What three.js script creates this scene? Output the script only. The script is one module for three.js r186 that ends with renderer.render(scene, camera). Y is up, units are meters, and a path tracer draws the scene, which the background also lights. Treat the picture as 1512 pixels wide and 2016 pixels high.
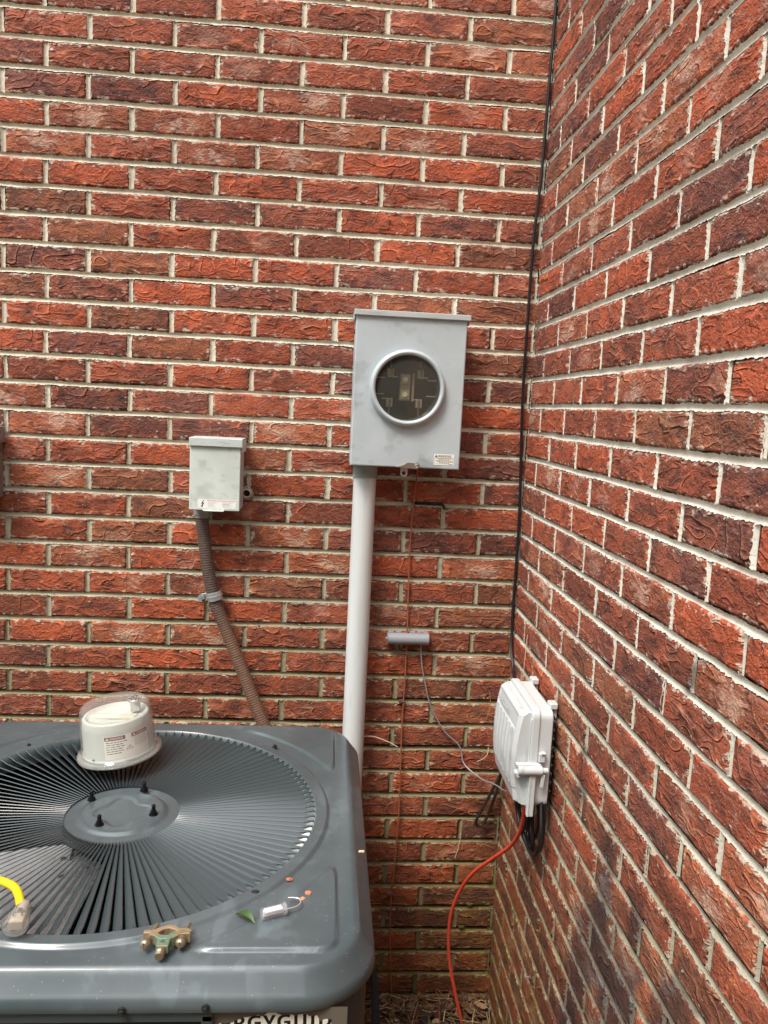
import * as THREE from 'three';
import { RoundedBoxGeometry } from 'three/addons/geometries/RoundedBoxGeometry.js';
import { mergeGeometries, mergeVertices } from 'three/addons/utils/BufferGeometryUtils.js';

// ---------------------------------------------------------------- camera, sky, sun, exposure
const scene = new THREE.Scene();
const camera = new THREE.PerspectiveCamera(65.267, 768 / 1024, 0.02, 200);
{
  const right = new THREE.Vector3(0.99641, 0.04859, 0.06936), up = new THREE.Vector3(-0.03915, 0.99055, -0.13147), back = new THREE.Vector3(-0.07509, 0.12828, 0.98889);
  camera.position.set(-0.5273, 1.6965, 2.0895);
  camera.quaternion.setFromRotationMatrix(new THREE.Matrix4().makeBasis(right, up, back));
  camera.updateMatrixWorld(true);
}
scene.add(camera);
const renderer = new THREE.WebGLRenderer({ antialias: true });
renderer.setSize(768, 1024);
renderer.toneMapping = THREE.LinearToneMapping;
renderer.toneMappingExposure = 2.85;
renderer.shadowMap.enabled = true;
{ // overcast sky, brighter overhead
  const W = 256, H = 128, d = new Float32Array(W * H * 4);
  for (let j = 0; j < H; j++) for (let i = 0; i < W; i++) {
    const el = ((j + 0.5) / H - 0.5) * Math.PI, k = 4 * (j * W + i), s = Math.sin(el);
    const L = s > 0 ? 0.2 + 1.3 * Math.pow(s, 1.3) : 0.1;
    d[k] = L * (s > 0 ? 0.965 : 0.9); d[k + 1] = L * (s > 0 ? 0.99 : 1); d[k + 2] = L * (s > 0 ? 1.02 : 0.8); d[k + 3] = 1;
  }
  const sky = new THREE.DataTexture(d, W, H, THREE.RGBAFormat, THREE.FloatType);
  sky.mapping = THREE.EquirectangularReflectionMapping; sky.magFilter = sky.minFilter = THREE.LinearFilter; sky.needsUpdate = true;
  scene.background = sky; scene.environment = sky; scene.environmentIntensity = 1;
}
const sun = new THREE.DirectionalLight(0xfff4e6, 1.15);
sun.position.set(-2.9, 6.6, 2.9); sun.target.position.set(-0.5, 1, 0); sun.castShadow = true;
sun.shadow.radius = 34; sun.shadow.mapSize.set(2048, 2048);
Object.assign(sun.shadow.camera, { left: -4, right: 4, top: 4, bottom: -4, near: 0.5, far: 20 });
scene.add(sun, sun.target);

// ---------------------------------------------------------------- helpers
function rng(seed) { let a = seed >>> 0; return () => { a = (a + 0x6D2B79F5) | 0; let t = Math.imul(a ^ (a >>> 15), 1 | a); t = (t + Math.imul(t ^ (t >>> 7), 61 | t)) ^ t; return ((t ^ (t >>> 14)) >>> 0) / 4294967296; }; }
const h2 = (x, y, s) => { let h = Math.imul(x, 374761393) ^ Math.imul(y, 668265263) ^ Math.imul(s, 2147483647 - 59); h = Math.imul(h ^ (h >>> 13), 1274126177); return ((h ^ (h >>> 16)) >>> 0) / 4294967296; };
function vn(x, y, s) { const xi = Math.floor(x), yi = Math.floor(y); let fx = x - xi, fy = y - yi; fx = fx * fx * (3 - 2 * fx); fy = fy * fy * (3 - 2 * fy); const a = h2(xi, yi, s), b = h2(xi + 1, yi, s), c = h2(xi, yi + 1, s), d = h2(xi + 1, yi + 1, s); return a + (b - a) * fx + (c - a) * fy + (a - b - c + d) * fx * fy; }
const fbm = (x, y, s, o = 3) => { let v = 0, a = 0.5, n = 0; for (let i = 0; i < o; i++) { v += a * vn(x, y, s + i * 17); n += a; x *= 2.03; y *= 2.03; a *= 0.5; } return v / n; };
const ss = (a, b, x) => { const t = Math.min(1, Math.max(0, (x - a) / (b - a))); return t * t * (3 - 2 * t); };
const mix = (a, b, t) => a + (b - a) * t;
const srgb8 = (l) => { l = Math.min(1, Math.max(0, l)); return 255 * (l <= 0.0031308 ? 12.92 * l : 1.055 * Math.pow(l, 1 / 2.4) - 0.055); };
const V = (x, y, z) => new THREE.Vector3(x, y, z);
const lin = (r, g, b) => new THREE.Color().setRGB(r, g, b);
const taken = new Map();
function numbered(n) { const k = taken.get(n) || 0; taken.set(n, k + 1); return k ? `${n}_${String(k).padStart(3, '0')}` : n; }
function tag(o, label, category, group, kind) { o.userData.label = label; if (category) o.userData.category = category; if (group) o.userData.group = group; if (kind) o.userData.kind = kind; return o; }
function thing(name, label, category, pos = [0, 0, 0], group) { const o = new THREE.Group(); o.name = numbered(name); o.position.set(...pos); scene.add(o); return tag(o, label, category, group); }
function part(name, geo, mat, parent = scene, pos) {
  const m = new THREE.Mesh(Array.isArray(geo) ? merged(geo) : geo, mat); m.castShadow = m.receiveShadow = true;
  m.name = parent === scene ? numbered(name) : childName(parent, name); parent.add(m); if (pos) m.position.set(...pos); return m;
}
function childName(p, n) { p.userData_ = p.userData_ || new Map(); const k = p.userData_.get(n) || 0; p.userData_.set(n, k + 1); return k ? `${n}_${String(k).padStart(3, '0')}` : n; }
function merged(list) { const l = list.map((g) => { g = g.index ? g.toNonIndexed() : g; for (const k of Object.keys(g.attributes)) if (!['position', 'normal', 'uv'].includes(k)) g.deleteAttribute(k); return g; }); return mergeGeometries(l); }
const rbox = (w, h, d, r = 0.002, s = 2) => new RoundedBoxGeometry(w, h, d, s, Math.min(r, w / 2.01, h / 2.01, d / 2.01));
const at = (g, x, y, z) => g.translate(x, y, z);
function tubeG(pts, r, seg = 60, rad = 10, tension = 0.5) { return new THREE.TubeGeometry(new THREE.CatmullRomCurve3(pts.map((p) => V(...p)), false, 'centripetal', tension), seg, r, rad, false); }
const capped = (pts, r, seg, rad) => { const a = V(...pts[0]), b = V(...pts[pts.length - 1]); return [tubeG(pts, r, seg, rad), at(new THREE.SphereGeometry(r, rad, 6), a.x, a.y, a.z), at(new THREE.SphereGeometry(r, rad, 6), b.x, b.y, b.z)]; };
const cyl = (r0, r1, h, s = 24) => new THREE.CylinderGeometry(r0, r1, h, s);
const lathe = (pts, s = 64) => new THREE.LatheGeometry(pts.map((p) => new THREE.Vector2(p[0], p[1])), s);
function extr(shape, depth, bevel = 0.001, bs = 2, cs = 16) { return new THREE.ExtrudeGeometry(shape, { depth, bevelEnabled: bevel > 0, bevelThickness: bevel, bevelSize: bevel, bevelSegments: bs, curveSegments: cs }); }
function poly(pts) { const s = new THREE.Shape(); pts.forEach((p, i) => (i ? s.lineTo(...p) : s.moveTo(...p))); s.closePath(); return s; }
const std = (r, g, b, rough = 0.6, metal = 0, extra = {}) => new THREE.MeshStandardMaterial({ color: lin(r, g, b), roughness: rough, metalness: metal, side: THREE.DoubleSide, ...extra });
const phys = (r, g, b, rough, extra = {}) => new THREE.MeshPhysicalMaterial({ color: lin(r, g, b), roughness: rough, side: THREE.DoubleSide, ...extra });
function dataTex(W, H, fn, srgb = true, repeat) { // fn returns [r,g,b] linear
  const d = new Uint8Array(W * H * 4);
  for (let j = 0; j < H; j++) for (let i = 0; i < W; i++) { const c = fn(i / W, j / H, i, j), k = 4 * (j * W + i); for (let q = 0; q < 3; q++) d[k + q] = srgb ? srgb8(c[q]) : 255 * Math.min(1, Math.max(0, c[q])); d[k + 3] = 255; }
  const t = new THREE.DataTexture(d, W, H, THREE.RGBAFormat); if (srgb) t.colorSpace = THREE.SRGBColorSpace;
  t.magFilter = THREE.LinearFilter; t.minFilter = THREE.LinearMipmapLinearFilter; t.wrapS = t.wrapT = THREE.RepeatWrapping; if (repeat) t.repeat.set(...repeat); t.needsUpdate = true; return t;
}
// tileable noise for repeated textures
const tv = (u, v, n, s) => { const x = u * n, y = v * n, xi = Math.floor(x), yi = Math.floor(y); let fx = x - xi, fy = y - yi; fx = fx * fx * (3 - 2 * fx); fy = fy * fy * (3 - 2 * fy); const g = (a, b) => h2(((a % n) + n) % n, ((b % n) + n) % n, s); const A = g(xi, yi), B = g(xi + 1, yi), C = g(xi, yi + 1), D = g(xi + 1, yi + 1); return A + (B - A) * fx + (C - A) * fy + (A - B - C + D) * fx * fy; };
const tf = (u, v, n, s, o = 4) => { let r = 0, a = 0.5, w = 0; for (let i = 0; i < o; i++) { r += a * tv(u, v, n, s + i * 13); w += a; n *= 2; a *= 0.55; } return r / w; };
function canvasTex(w, h, draw) { const c = document.createElement('canvas'); c.width = w; c.height = h; const x = c.getContext('2d'); draw(x, w, h); const t = new THREE.CanvasTexture(c); t.colorSpace = THREE.SRGBColorSpace; return t; }

// ---------------------------------------------------------------- brick faces: one sheet with 192 different faces
const NC = 8, NR = 24, CW = 256, CH = 85, AW = 2048, AH = NR * CH;
const CLASSES = []; // class of each face
for (const [c, n] of [['R', 44], ['M', 58], ['D', 38], ['P', 28], ['B', 24]]) for (let i = 0; i < n; i++) CLASSES.push(c);
const cellsOf = { R: [], M: [], D: [], P: [], B: [] }; CLASSES.forEach((c, i) => cellsOf[c].push(i));
const PAL = { // fired clay, linear
  R: [[0.4, 0.086, 0.036], [0.28, 0.067, 0.033]], M: [[0.335, 0.082, 0.04], [0.22, 0.06, 0.034]], D: [[0.26, 0.07, 0.04], [0.155, 0.05, 0.036]],
  P: [[0.38, 0.115, 0.056], [0.28, 0.076, 0.039]], B: [[0.3, 0.095, 0.045], [0.19, 0.064, 0.036]] };
const PALE = [0.6, 0.4, 0.31], MORTAR = [0.77, 0.715, 0.6];
const brickColor = new Uint8Array(AW * AH * 4), brickHeight = new Float32Array(AW * AH * 4);
for (let cell = 0; cell < NC * NR; cell++) {
  const cx = cell % NC, cy = Math.floor(cell / NC), S = 100 + cell * 31, r = rng(S), cls = CLASSES[cell], [A, B] = PAL[cls];
  const freq = 1.7 + r() * 1.1, blobU = 60 + r() * 90, blobV = 15 + r() * 28, tone = 0.86 + r() * 0.3, second = r() * 0.5 + 0.15, relief = 0.38 + 0.75 * Math.pow(r(), 1.3), veil = r() * 0.42, rot = (r() - 0.5) * 0.5, hue = r();
  const pale = cls === 'P' ? 1.15 : cls !== 'D' && r() < 0.2 ? 0.5 : 0;
  for (let j = 0; j < CH; j++) for (let i = 0; i < CW; i++) {
    const U = (i + 0.5) / CW * 194, W = (j + 0.5) / CH * 57.6, k = 4 * ((cy * CH + j) * AW + cx * CW + i);
    const w1 = vn(U / 26, W / 20, S) - 0.5, w2 = vn(U / 24 + 9, W / 18, S + 1) - 0.5;
    const x = U + 20 * w1 + W * rot, y = W + 11 * w2 - U * rot * 0.2;
    const lip = (q) => { const a = q - Math.floor(q); return a < 0.06 ? a / 0.06 : Math.exp(-(a - 0.06) * 4.2) * (1 - ss(0.8, 1, a)); };
    const f = vn(x / 58, y / 23, S + 2), g = vn(x / 30 + y / 60, y / 15 + 5, S + 3);
    const q = f * freq + hue * 3, fr = q - Math.floor(q), q2 = g * (freq * 0.8) + hue * 5;
    const soft = ss(0.3, 0.62, vn(U / 34, W / 24, S + 5)), soft2 = ss(0.42, 0.7, vn(U / 26 + 3, W / 20, S + 6)); // where the folds die out
    const grain = vn(U / 1.9, W / 1.7, S + 9), grain2 = vn(U / 0.8, W / 0.8, S + 10), lump = vn(U / 6, W / 4.5, S + 11), drag = vn(U / 5, W / 2.2, S + 12);
    let hgt = relief * (0.5 * lip(q) * (0.15 + 0.85 * soft) + 0.34 * lip(q2) * soft2) + 0.2 * f + 0.11 * lump + 0.1 * grain + 0.07 * grain2 + 0.04 * drag;
    const pit = ss(0.86, 0.93, vn(U / 2.6, W / 2.6, S + 14)); hgt -= 0.12 * pit;
    // colour
    const m = ss(0.35, 0.7, fbm(U / 48, W / 30, S + 20, 3) + (second - 0.4) * 0.5);
    let c = [mix(A[0], B[0], m), mix(A[1], B[1], m), mix(A[2], B[2], m)];
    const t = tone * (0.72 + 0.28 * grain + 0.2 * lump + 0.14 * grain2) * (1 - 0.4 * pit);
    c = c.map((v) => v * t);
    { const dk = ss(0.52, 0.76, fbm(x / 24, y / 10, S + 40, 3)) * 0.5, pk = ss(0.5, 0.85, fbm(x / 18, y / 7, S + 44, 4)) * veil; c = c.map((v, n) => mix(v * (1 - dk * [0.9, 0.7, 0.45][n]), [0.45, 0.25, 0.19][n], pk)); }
    const worn = ss(0.02, 0.07, fr) * (1 - ss(0.07, 0.2, fr)) * soft; // rubbed, paler fold edges
    c = [c[0] * (1 + 0.55 * worn) + 0.05 * worn, c[1] * (1 + 0.7 * worn) + 0.022 * worn, c[2] * (1 + 0.6 * worn) + 0.01 * worn];
    if (pale) { const d = Math.hypot((x - blobU) / 50, (y - blobV) / 26), e = pale * (1 - ss(0.15, 1.0, d + 1.9 * (fbm(x / 16, y / 5, S + 25, 4) - 0.5))) * (0.25 + 0.6 * drag); c = c.map((v, n) => mix(v, PALE[n], Math.max(0, e))); }
    const edge = Math.min(U, 194 - U, W, 57.6 - W), mm = ss(0.56, 0.74, fbm(U / 11, W / 6, S + 27, 3) + 0.13 - edge * 0.022) * (0.4 + 0.6 * grain2);
    c = c.map((v, n) => mix(v, MORTAR[n] * 0.95, mm * 0.75)); hgt += 0.1 * mm;
    const sp = h2(i >> 1, j >> 1, S + 30); if (sp > 0.9945) { c = c.map((v) => mix(v, 0.72, 0.62)); hgt += 0.12; } else if (sp < 0.006) c = c.map((v) => v * 0.4);
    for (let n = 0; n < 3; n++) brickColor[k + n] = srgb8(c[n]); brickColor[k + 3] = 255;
    brickHeight[k] = brickHeight[k + 1] = brickHeight[k + 2] = hgt; brickHeight[k + 3] = 1;
  }
}
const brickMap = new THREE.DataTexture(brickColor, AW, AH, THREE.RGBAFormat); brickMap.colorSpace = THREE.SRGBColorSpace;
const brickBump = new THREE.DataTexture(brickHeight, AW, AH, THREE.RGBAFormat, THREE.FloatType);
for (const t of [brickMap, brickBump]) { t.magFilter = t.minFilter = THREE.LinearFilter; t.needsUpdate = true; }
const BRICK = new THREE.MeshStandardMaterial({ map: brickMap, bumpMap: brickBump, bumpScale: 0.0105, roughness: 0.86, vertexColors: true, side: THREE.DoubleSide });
const mortarTone = dataTex(512, 512, (u, v, i, j) => { const a = 0.74 + 0.34 * tf(u, v, 8, 5, 5) + 0.1 * (h2(i, j, 7) - 0.5), b = h2(i >> 1, j >> 1, 9) > 0.985 ? 0.55 : 1; return [a * b, a * b * 0.99, a * b * 0.97]; });
const mortarBump = dataTex(512, 512, (u, v, i, j) => { const a = 0.6 * tf(u, v, 32, 15, 4) + 0.4 * h2(i, j, 17); return [a, a, a]; }, false);
const MORTARM = new THREE.MeshStandardMaterial({ map: mortarTone, bumpMap: mortarBump, bumpScale: 0.0016, roughness: 0.95, vertexColors: true, side: THREE.DoubleSide });

// ---------------------------------------------------------------- the two brick walls
const CP = 0.0677, TOP = 2.6, bedY = (b) => TOP - CP * b;
// moss, soot, and dampness that also paints in shade low down
const STAIN_R = [[0.785, 0.86, 0.045, 0.13], [0.765, 0.72, 0.05, 0.1], [0.69, 0.64, 0.05, 0.12], [0.86, 0.68, 0.12, 0.16], [1.06, 0.8, 0.12, 0.12], [0.98, 0.62, 0.16, 0.16], [0.82, 0.5, 0.18, 0.14], [0.92, 0.9, 0.04, 0.06], [1.18, 0.72, 0.1, 0.16], [0.7, 0.5, 0.1, 0.1], [1.02, 1.33, 0.03, 0.035], [0.62, 0.98, 0.03, 0.07]];
function tint(right, s, y, mortar) {
  const n = fbm(s * 9 + (right ? 40 : 0), y * 9, 501, 4), n2 = fbm(s * 26, y * 22, 511, 3);
  let c = [1, 1, 1];
  const low = 1 - ss(0.12, 0.62, y + (n - 0.5) * 0.5), dampShade = 1 - ss(right ? 0.7 : 0.75, right ? 1.55 : 1.95, y + (n - 0.5) * 0.4);
  const corner = 1 - ss(0.1, 0.55, right ? s : -s);
  if (mortar) { const g = right ? (1 - ss(0.75, 1.5, y + (n - 0.5) * 0.4)) * 0.88 : Math.max(dampShade, 0.35 * (1 - ss(1.0, 1.9, y))); c = [mix(1, 0.4, g), mix(1, 0.38, g), mix(1, 0.27, g)]; const soil = (1 - ss(0.05, right ? 1.05 : 0.8, y + (n - 0.5) * 0.5)) * 0.8; c = [mix(c[0], 0.2, soil), mix(c[1], 0.13, soil), mix(c[2], 0.06, soil)];
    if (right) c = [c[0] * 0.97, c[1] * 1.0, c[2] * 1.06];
    const moss = low * ss(0.45, 0.62, n2) * (0.4 + 0.6 * corner); c = [mix(c[0], 0.2, moss), mix(c[1], 0.2, moss), mix(c[2], 0.05, moss)];
  } else { c = [mix(1, 0.9, dampShade * 0.5), mix(1, 0.9, dampShade * 0.5), mix(1, 0.7, dampShade * 0.5)];
    const moss = low * ss(0.48, 0.68, n2) * (0.15 + 0.5 * corner); c = [mix(c[0], 0.45, moss), mix(c[1], 0.7, moss), mix(c[2], 0.35, moss)];
    const mud = (1 - ss(0.05, right ? 1.0 : 0.85, y + (n - 0.5) * 0.4)) * 0.9; c = [mix(c[0], 0.5, mud), mix(c[1], 0.58, mud), mix(c[2], 0.26, mud)]; }
  const big = 0.86 + 0.28 * fbm(s * 2.3 + (right ? 11 : 0), y * 2.6, 531, 3); c = c.map((v) => v * big);
  if (right) for (const [z0, y0, rz, ry] of STAIN_R) { const d = Math.hypot((s - z0) / rz, (y - y0) / ry) + 1.3 * (n2 - 0.5); const k = 0.97 * (1 - ss(0.4, 1.2, d)); c = [mix(c[0], mortar ? 0.22 : 0.26, k), mix(c[1], mortar ? 0.2 : 0.34, k), mix(c[2], mortar ? 0.18 : 0.46, k)]; }
  return c;
}
const P3 = (right, s, y, d) => (right ? [-d, y, s] : [s, y, d]);
function brickGeo(right, s0, s1, y0, y1, cell, R, flip, cropStart) { // local to its own middle
  const nx = 9, ny = 3, w = s1 - s0, h = y1 - y0, sm = (s0 + s1) / 2, ym = (y0 + y1) / 2, pos = [], uv = [], col = [], idx = [];
  const cu = (cell % NC) * CW, cv = Math.floor(cell / NC) * CH, frac = Math.min(1, w / 0.194), u0 = cropStart ? 0 : 1 - frac;
  const put = (s, y, d) => { const a = (s + w / 2) / w, b = (y + h / 2) / h; let uu = u0 + frac * a; if (flip) uu = 1 - uu; pos.push(...P3(right, s, y, d)); uv.push((cu + 2 + uu * (CW - 4)) / AW, (cv + 2 + b * (CH - 4)) / AH); col.push(...tint(right, s + sm, y + ym, false)); };
  const tilt = (R() - 0.5) * 0.003, tilt2 = (R() - 0.5) * 0.002, out = (R() - 0.5) * 0.0022;
  for (let j = 0; j <= ny; j++) for (let i = 0; i <= nx; i++) {
    const a = i === 0 ? 0 : i === nx ? 1 : i === 1 ? 0.022 : i === nx - 1 ? 0.978 : (i - 1) / (nx - 2), b = [0, 0.09, 0.91, 1][j];
    const e = i === 0 || i === nx || j === 0 || j === ny, k = e ? 1 : 0;
    const s = (a - 0.5) * w + (i === 0 || i === nx ? (R() - 0.5) * 0.0016 : 0), y = (b - 0.5) * h + (j === 0 || j === ny ? (R() - 0.5) * 0.0022 : 0);
    put(s, y, out + tilt * (a - 0.5) + tilt2 * (b - 0.5) - 0.0034 * k + (e ? 0 : (R() - 0.5) * 0.0014));
  }
  const N = nx + 1; for (let j = 0; j < ny; j++) for (let i = 0; i < nx; i++) { const a = j * N + i; idx.push(a, a + 1, a + N + 1, a, a + N + 1, a + N); }
  const ring = []; for (let i = 0; i < nx; i++) ring.push(i); for (let j = 0; j < ny; j++) ring.push(j * N + nx); for (let i = nx; i > 0; i--) ring.push(ny * N + i); for (let j = ny; j > 0; j--) ring.push(j * N);
  const base = pos.length / 3; for (const q of ring) { const x = right ? pos[3 * q + 2] : pos[3 * q], y = pos[3 * q + 1]; put(x, y, -0.05); }
  for (let i = 0; i < ring.length; i++) { const n = (i + 1) % ring.length; idx.push(ring[i], base + i, base + n, ring[i], base + n, ring[n]); }
  const g = new THREE.BufferGeometry(); g.setAttribute('position', new THREE.Float32BufferAttribute(pos, 3)); g.setAttribute('uv', new THREE.Float32BufferAttribute(uv, 2)); g.setAttribute('color', new THREE.Float32BufferAttribute(col, 3)); g.setIndex(idx); g.computeVertexNormals();
  return { g, c: P3(right, sm, ym, 0) };
}
// a tooled joint: a hollow strip that laps raggedly over the brick arrises on both sides
class Joints {
  constructor(right) { this.right = right; this.pos = []; this.uv = []; this.col = []; this.idx = []; }
  strip(vertical, a0, a1, cross, hw, step, seed, deep = 0.0062, fine = true) {
    const n = Math.max(1, Math.round((a1 - a0) / step)), T = fine ? [-1, -0.62, -0.1, 0.5, 1] : [-1, 1], b0 = this.pos.length / 3;
    for (let i = 0; i <= n; i++) {
      const a = a0 + (a1 - a0) * i / n, wob = (vn(a * 14, 0, seed) - 0.5) * 0.0022;
      const jl = -0.0008 + 0.003 * Math.pow(vn(a * 330, 1, seed), 2) + 0.002 * Math.pow(vn(a * 40, 7, seed), 6), jr = -0.0008 + 0.003 * Math.pow(vn(a * 330, 2, seed), 2) + 0.002 * Math.pow(vn(a * 37, 8, seed), 6);
      T.forEach((t, k) => {
        const end = Math.abs(t) === 1, ext = end ? (t < 0 ? jl : jr) : 0, c = cross + wob + t * hw + Math.sign(t) * ext;
        let d = end ? (fine ? -0.0034 * (1 - Math.min(1, Math.max(0, ext / 0.0045))) + 0.0011 + 0.0005 * vn(a * 300, k, seed) : -0.006) : -deep * (1 - 0.25 * t * t) + (vn(a * 120, k * 3, seed + 3) - 0.5) * 0.0012;
        const s = vertical ? c : a, y = vertical ? a : c;
        this.pos.push(...P3(this.right, s, y, d)); this.uv.push(s * 5 + (vertical ? 0.3 : 0), y * 5);
        const tt = tint(this.right, s, y, true); this.col.push(MORTAR[0] * tt[0], MORTAR[1] * tt[1], MORTAR[2] * tt[2]);
      });
    }
    const N = T.length; for (let i = 0; i < n; i++) for (let k = 0; k < N - 1; k++) { const p = b0 + i * N + k; this.idx.push(p, p + 1, p + N + 1, p, p + N + 1, p + N); }
  }
  geo() { const g = new THREE.BufferGeometry(); g.setAttribute('position', new THREE.Float32BufferAttribute(this.pos, 3)); g.setAttribute('uv', new THREE.Float32BufferAttribute(this.uv, 2)); g.setAttribute('color', new THREE.Float32BufferAttribute(this.col, 3)); g.setIndex(this.idx); g.computeVertexNormals(); return g; }
}
const inView = (right, s0, s1, y0, y1) => { for (const s of [s0, (s0 + s1) / 2, s1]) for (const y of [y0, y1]) { const q = V(...P3(right, s, y, 0)).project(camera); if (q.z < 1 && Math.abs(q.x) < 1.005 && Math.abs(q.y) < 1.005) return true; } return false; };
const ROWS = ['MDMMMDB', 'MMMMMPP', 'DMMMMMM', 'DDRPMRM', 'RPPRPPD', 'PMPPRRM', 'RRRRMRR', 'BRDDRDD', 'DBRMMRB', 'DBRRDRD', 'BDRDMBB', 'RBRRRMM', 'RDBRDDB', 'MMRMDDD', 'PDDMMRR', 'PDDPRDM', 'MRRBRDD', 'PBMRRRD', 'MRBMMRR', 'RBRPDDD',
  'RPRRPRP', 'RRMBMMB', 'MMRRMMB', 'RPPMMMM', 'DMRRMRP', 'MMMMMBM', 'DMMMMMB', 'MMMMMMM', 'MMMMMMM', 'MMMMMRM', 'MMMMMMM', 'MMMMRRD', 'MMMMMMM', 'MMMMRRM', 'MMMMDRD', 'MMMMMDB', 'MMMMMRB', 'MMMMMMM', 'MMMMMMM', 'MMMMMMM'];
function wall(right, label) {
  const g = thing('brick_wall', label, 'wall'); const R = rng(right ? 77 : 33), pitch = right ? 0.2084 : 0.2042, off = right ? 0.0096 : 0.0086, jw = 0.0114;
  const J = new Joints(right), far = [], farJ = new Joints(right), LEN = right ? 3.6 : 3.0; let used = 0; const deck = { R: 0, M: 60, D: 5, P: 9, B: 13 };
  for (let k = -42; k <= 38; k++) {
    const yT = bedY(k) - 0.0055, yB = bedY(k + 1) + 0.0055, even = ((k % 2) + 2) % 2 === 0, half = right ? !even : even;
    const cuts = [right ? 0.001 : (half ? 0.006 : -0.0126)]; // where the first brick starts
    for (let n = half ? 0.5 : 1; n * pitch < LEN; n++) cuts.push(n * pitch + off + (R() - 0.5) * 0.005 + (right && k === 18 ? -0.018 : 0));
    for (let i = 0; i + 1 < cuts.length; i++) {
      const a = cuts[i] + (i ? jw / 2 : 0), b = cuts[i + 1] - jw / 2, s0 = right ? a : -b, s1 = right ? b : -a;
      let cls; if (!right && k >= -1 && i < 7) cls = (ROWS[k + 1] || 'MMMMMMM')[6 - i]; else { const q = R(); cls = q < 0.28 ? 'R' : q < 0.68 ? 'M' : q < 0.8 ? 'D' : q < 0.93 ? 'P' : 'B'; }
      const list = cellsOf[cls], cell = list[(deck[cls] += 5 + Math.floor(R() * 2)) % list.length], flip = R() < 0.5;
      const jy = (R() - 0.5) * 0.0018, hid = !right && s1 < -0.46 && yT < 0.8, show = inView(right, s0, s1, yB, yT) && !hid;
      const { g: bg, c } = brickGeo(right, s0, s1, yB + jy + (R() - 0.5) * 0.001, yT + jy, cell, R, flip, i === 0 ? R() < 0.5 : true);
      if (show) { part('brick', bg, BRICK, g, c); used++; } else far.push(bg.translate(...c).toNonIndexed());
      const js = right ? cuts[i + 1] : -cuts[i + 1];
      (show ? J : farJ).strip(true, bedY(k + 1) + 0.0042, bedY(k) - 0.0042, js, jw / 2 * (0.85 + R() * 0.4), show ? 0.0026 : 0.07, 900 + k * 53 + i + (right ? 5000 : 0), 0.0058, show);
    }
    const sa = right ? 0 : -1.7, sb = right ? 1.62 : 0, fine = k >= -3;
    const seed = 300 + k * 7 + (right ? 4000 : 0), hw = 0.0054 * (0.94 + R() * 0.2);
    if (!right && k === 17) { J.strip(false, sa, -0.294, bedY(k), hw, 0.0034, seed); J.strip(false, -0.212, sb, bedY(k), hw, 0.0034, seed); J.strip(false, -0.294, -0.212, bedY(k) - 0.0035, 0.002, 0.0034, seed + 1, 0.004); }
    else (fine ? J : farJ).strip(false, sa, sb, bedY(k), hw, fine ? 0.0026 : 0.2, seed, 0.0056, fine);
    farJ.strip(false, right ? sb : -LEN, right ? LEN : sa, bedY(k), hw, 0.3, seed + 1, 0.006, false);
  }
  J.strip(true, -0.03, 2.9, right ? 0.0065 : -0.0066, 0.0062, 0.0034, right ? 8801 : 8800, 0.004); // the mortar that fills the corner
  part('mortar', J.geo(), MORTARM, g);
  const fb = part('outer_brickwork', mergeGeometries(far), BRICK, g); fb.userData.kind = 'stuff'; part('outer_mortar', farJ.geo(), MORTARM, g).userData.kind = 'stuff';
  part('wall_core', right ? at(new THREE.BoxGeometry(0.12, 5.6, LEN + 0.1), 0.104, 2.78, LEN / 2 - 0.05) : at(new THREE.BoxGeometry(LEN + 0.2, 5.6, 0.12), -LEN / 2 + 0.1, 2.78, -0.104), std(0.25, 0.22, 0.18, 0.95), g);
  // mortar dropped on the brick faces while the wall was laid
  const lumps = right ? [] : [[-0.5951, 1.1708, 9, 26], [-0.575, 1.173, 7, 15], [-0.6944, 1.1234, 7, 8], [-0.688, 1.108, 5, 6], [-0.5796, 1.1128, 5, 6], [-0.7, 1.1, 5, 10], [-0.6479, 0.9206, 7, 7], [-0.4841, 0.9287, 6, 6], [-1.2023, 1.5374, 6, 5], [-1.2126, 1.4681, 6, 5], [-1.1557, 1.3254, 7, 6], [-1.2773, 1.2717, 5, 5], [-1.142, 1.286, 6, 7], [-1.128, 1.232, 6, 9], [-0.145, 1.0, 6, 6], [-0.2, 0.97, 5, 7], [-0.13, 0.95, 5, 5], [-0.1, 0.36, 9, 14], [-0.07, 0.31, 10, 16], [-0.12, 0.28, 8, 12], [-0.16, 0.34, 6, 9], [-0.09, 0.24, 8, 16], [-0.19, 0.22, 7, 14], [-0.05, 0.2, 7, 9], [-0.23, 0.27, 6, 9]];
  const RR = rng(right ? 5 : 6); for (let i = 0; i < (right ? 60 : 45); i++) lumps.push([right ? 0.1 + RR() * 1.1 : -1.35 + RR() * 1.3, (right ? 0.5 : 0.95) + RR() * (right ? 1.9 : 0.9), 1.6 + RR() * 2.4, 1.6 + RR() * 3]);
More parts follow.
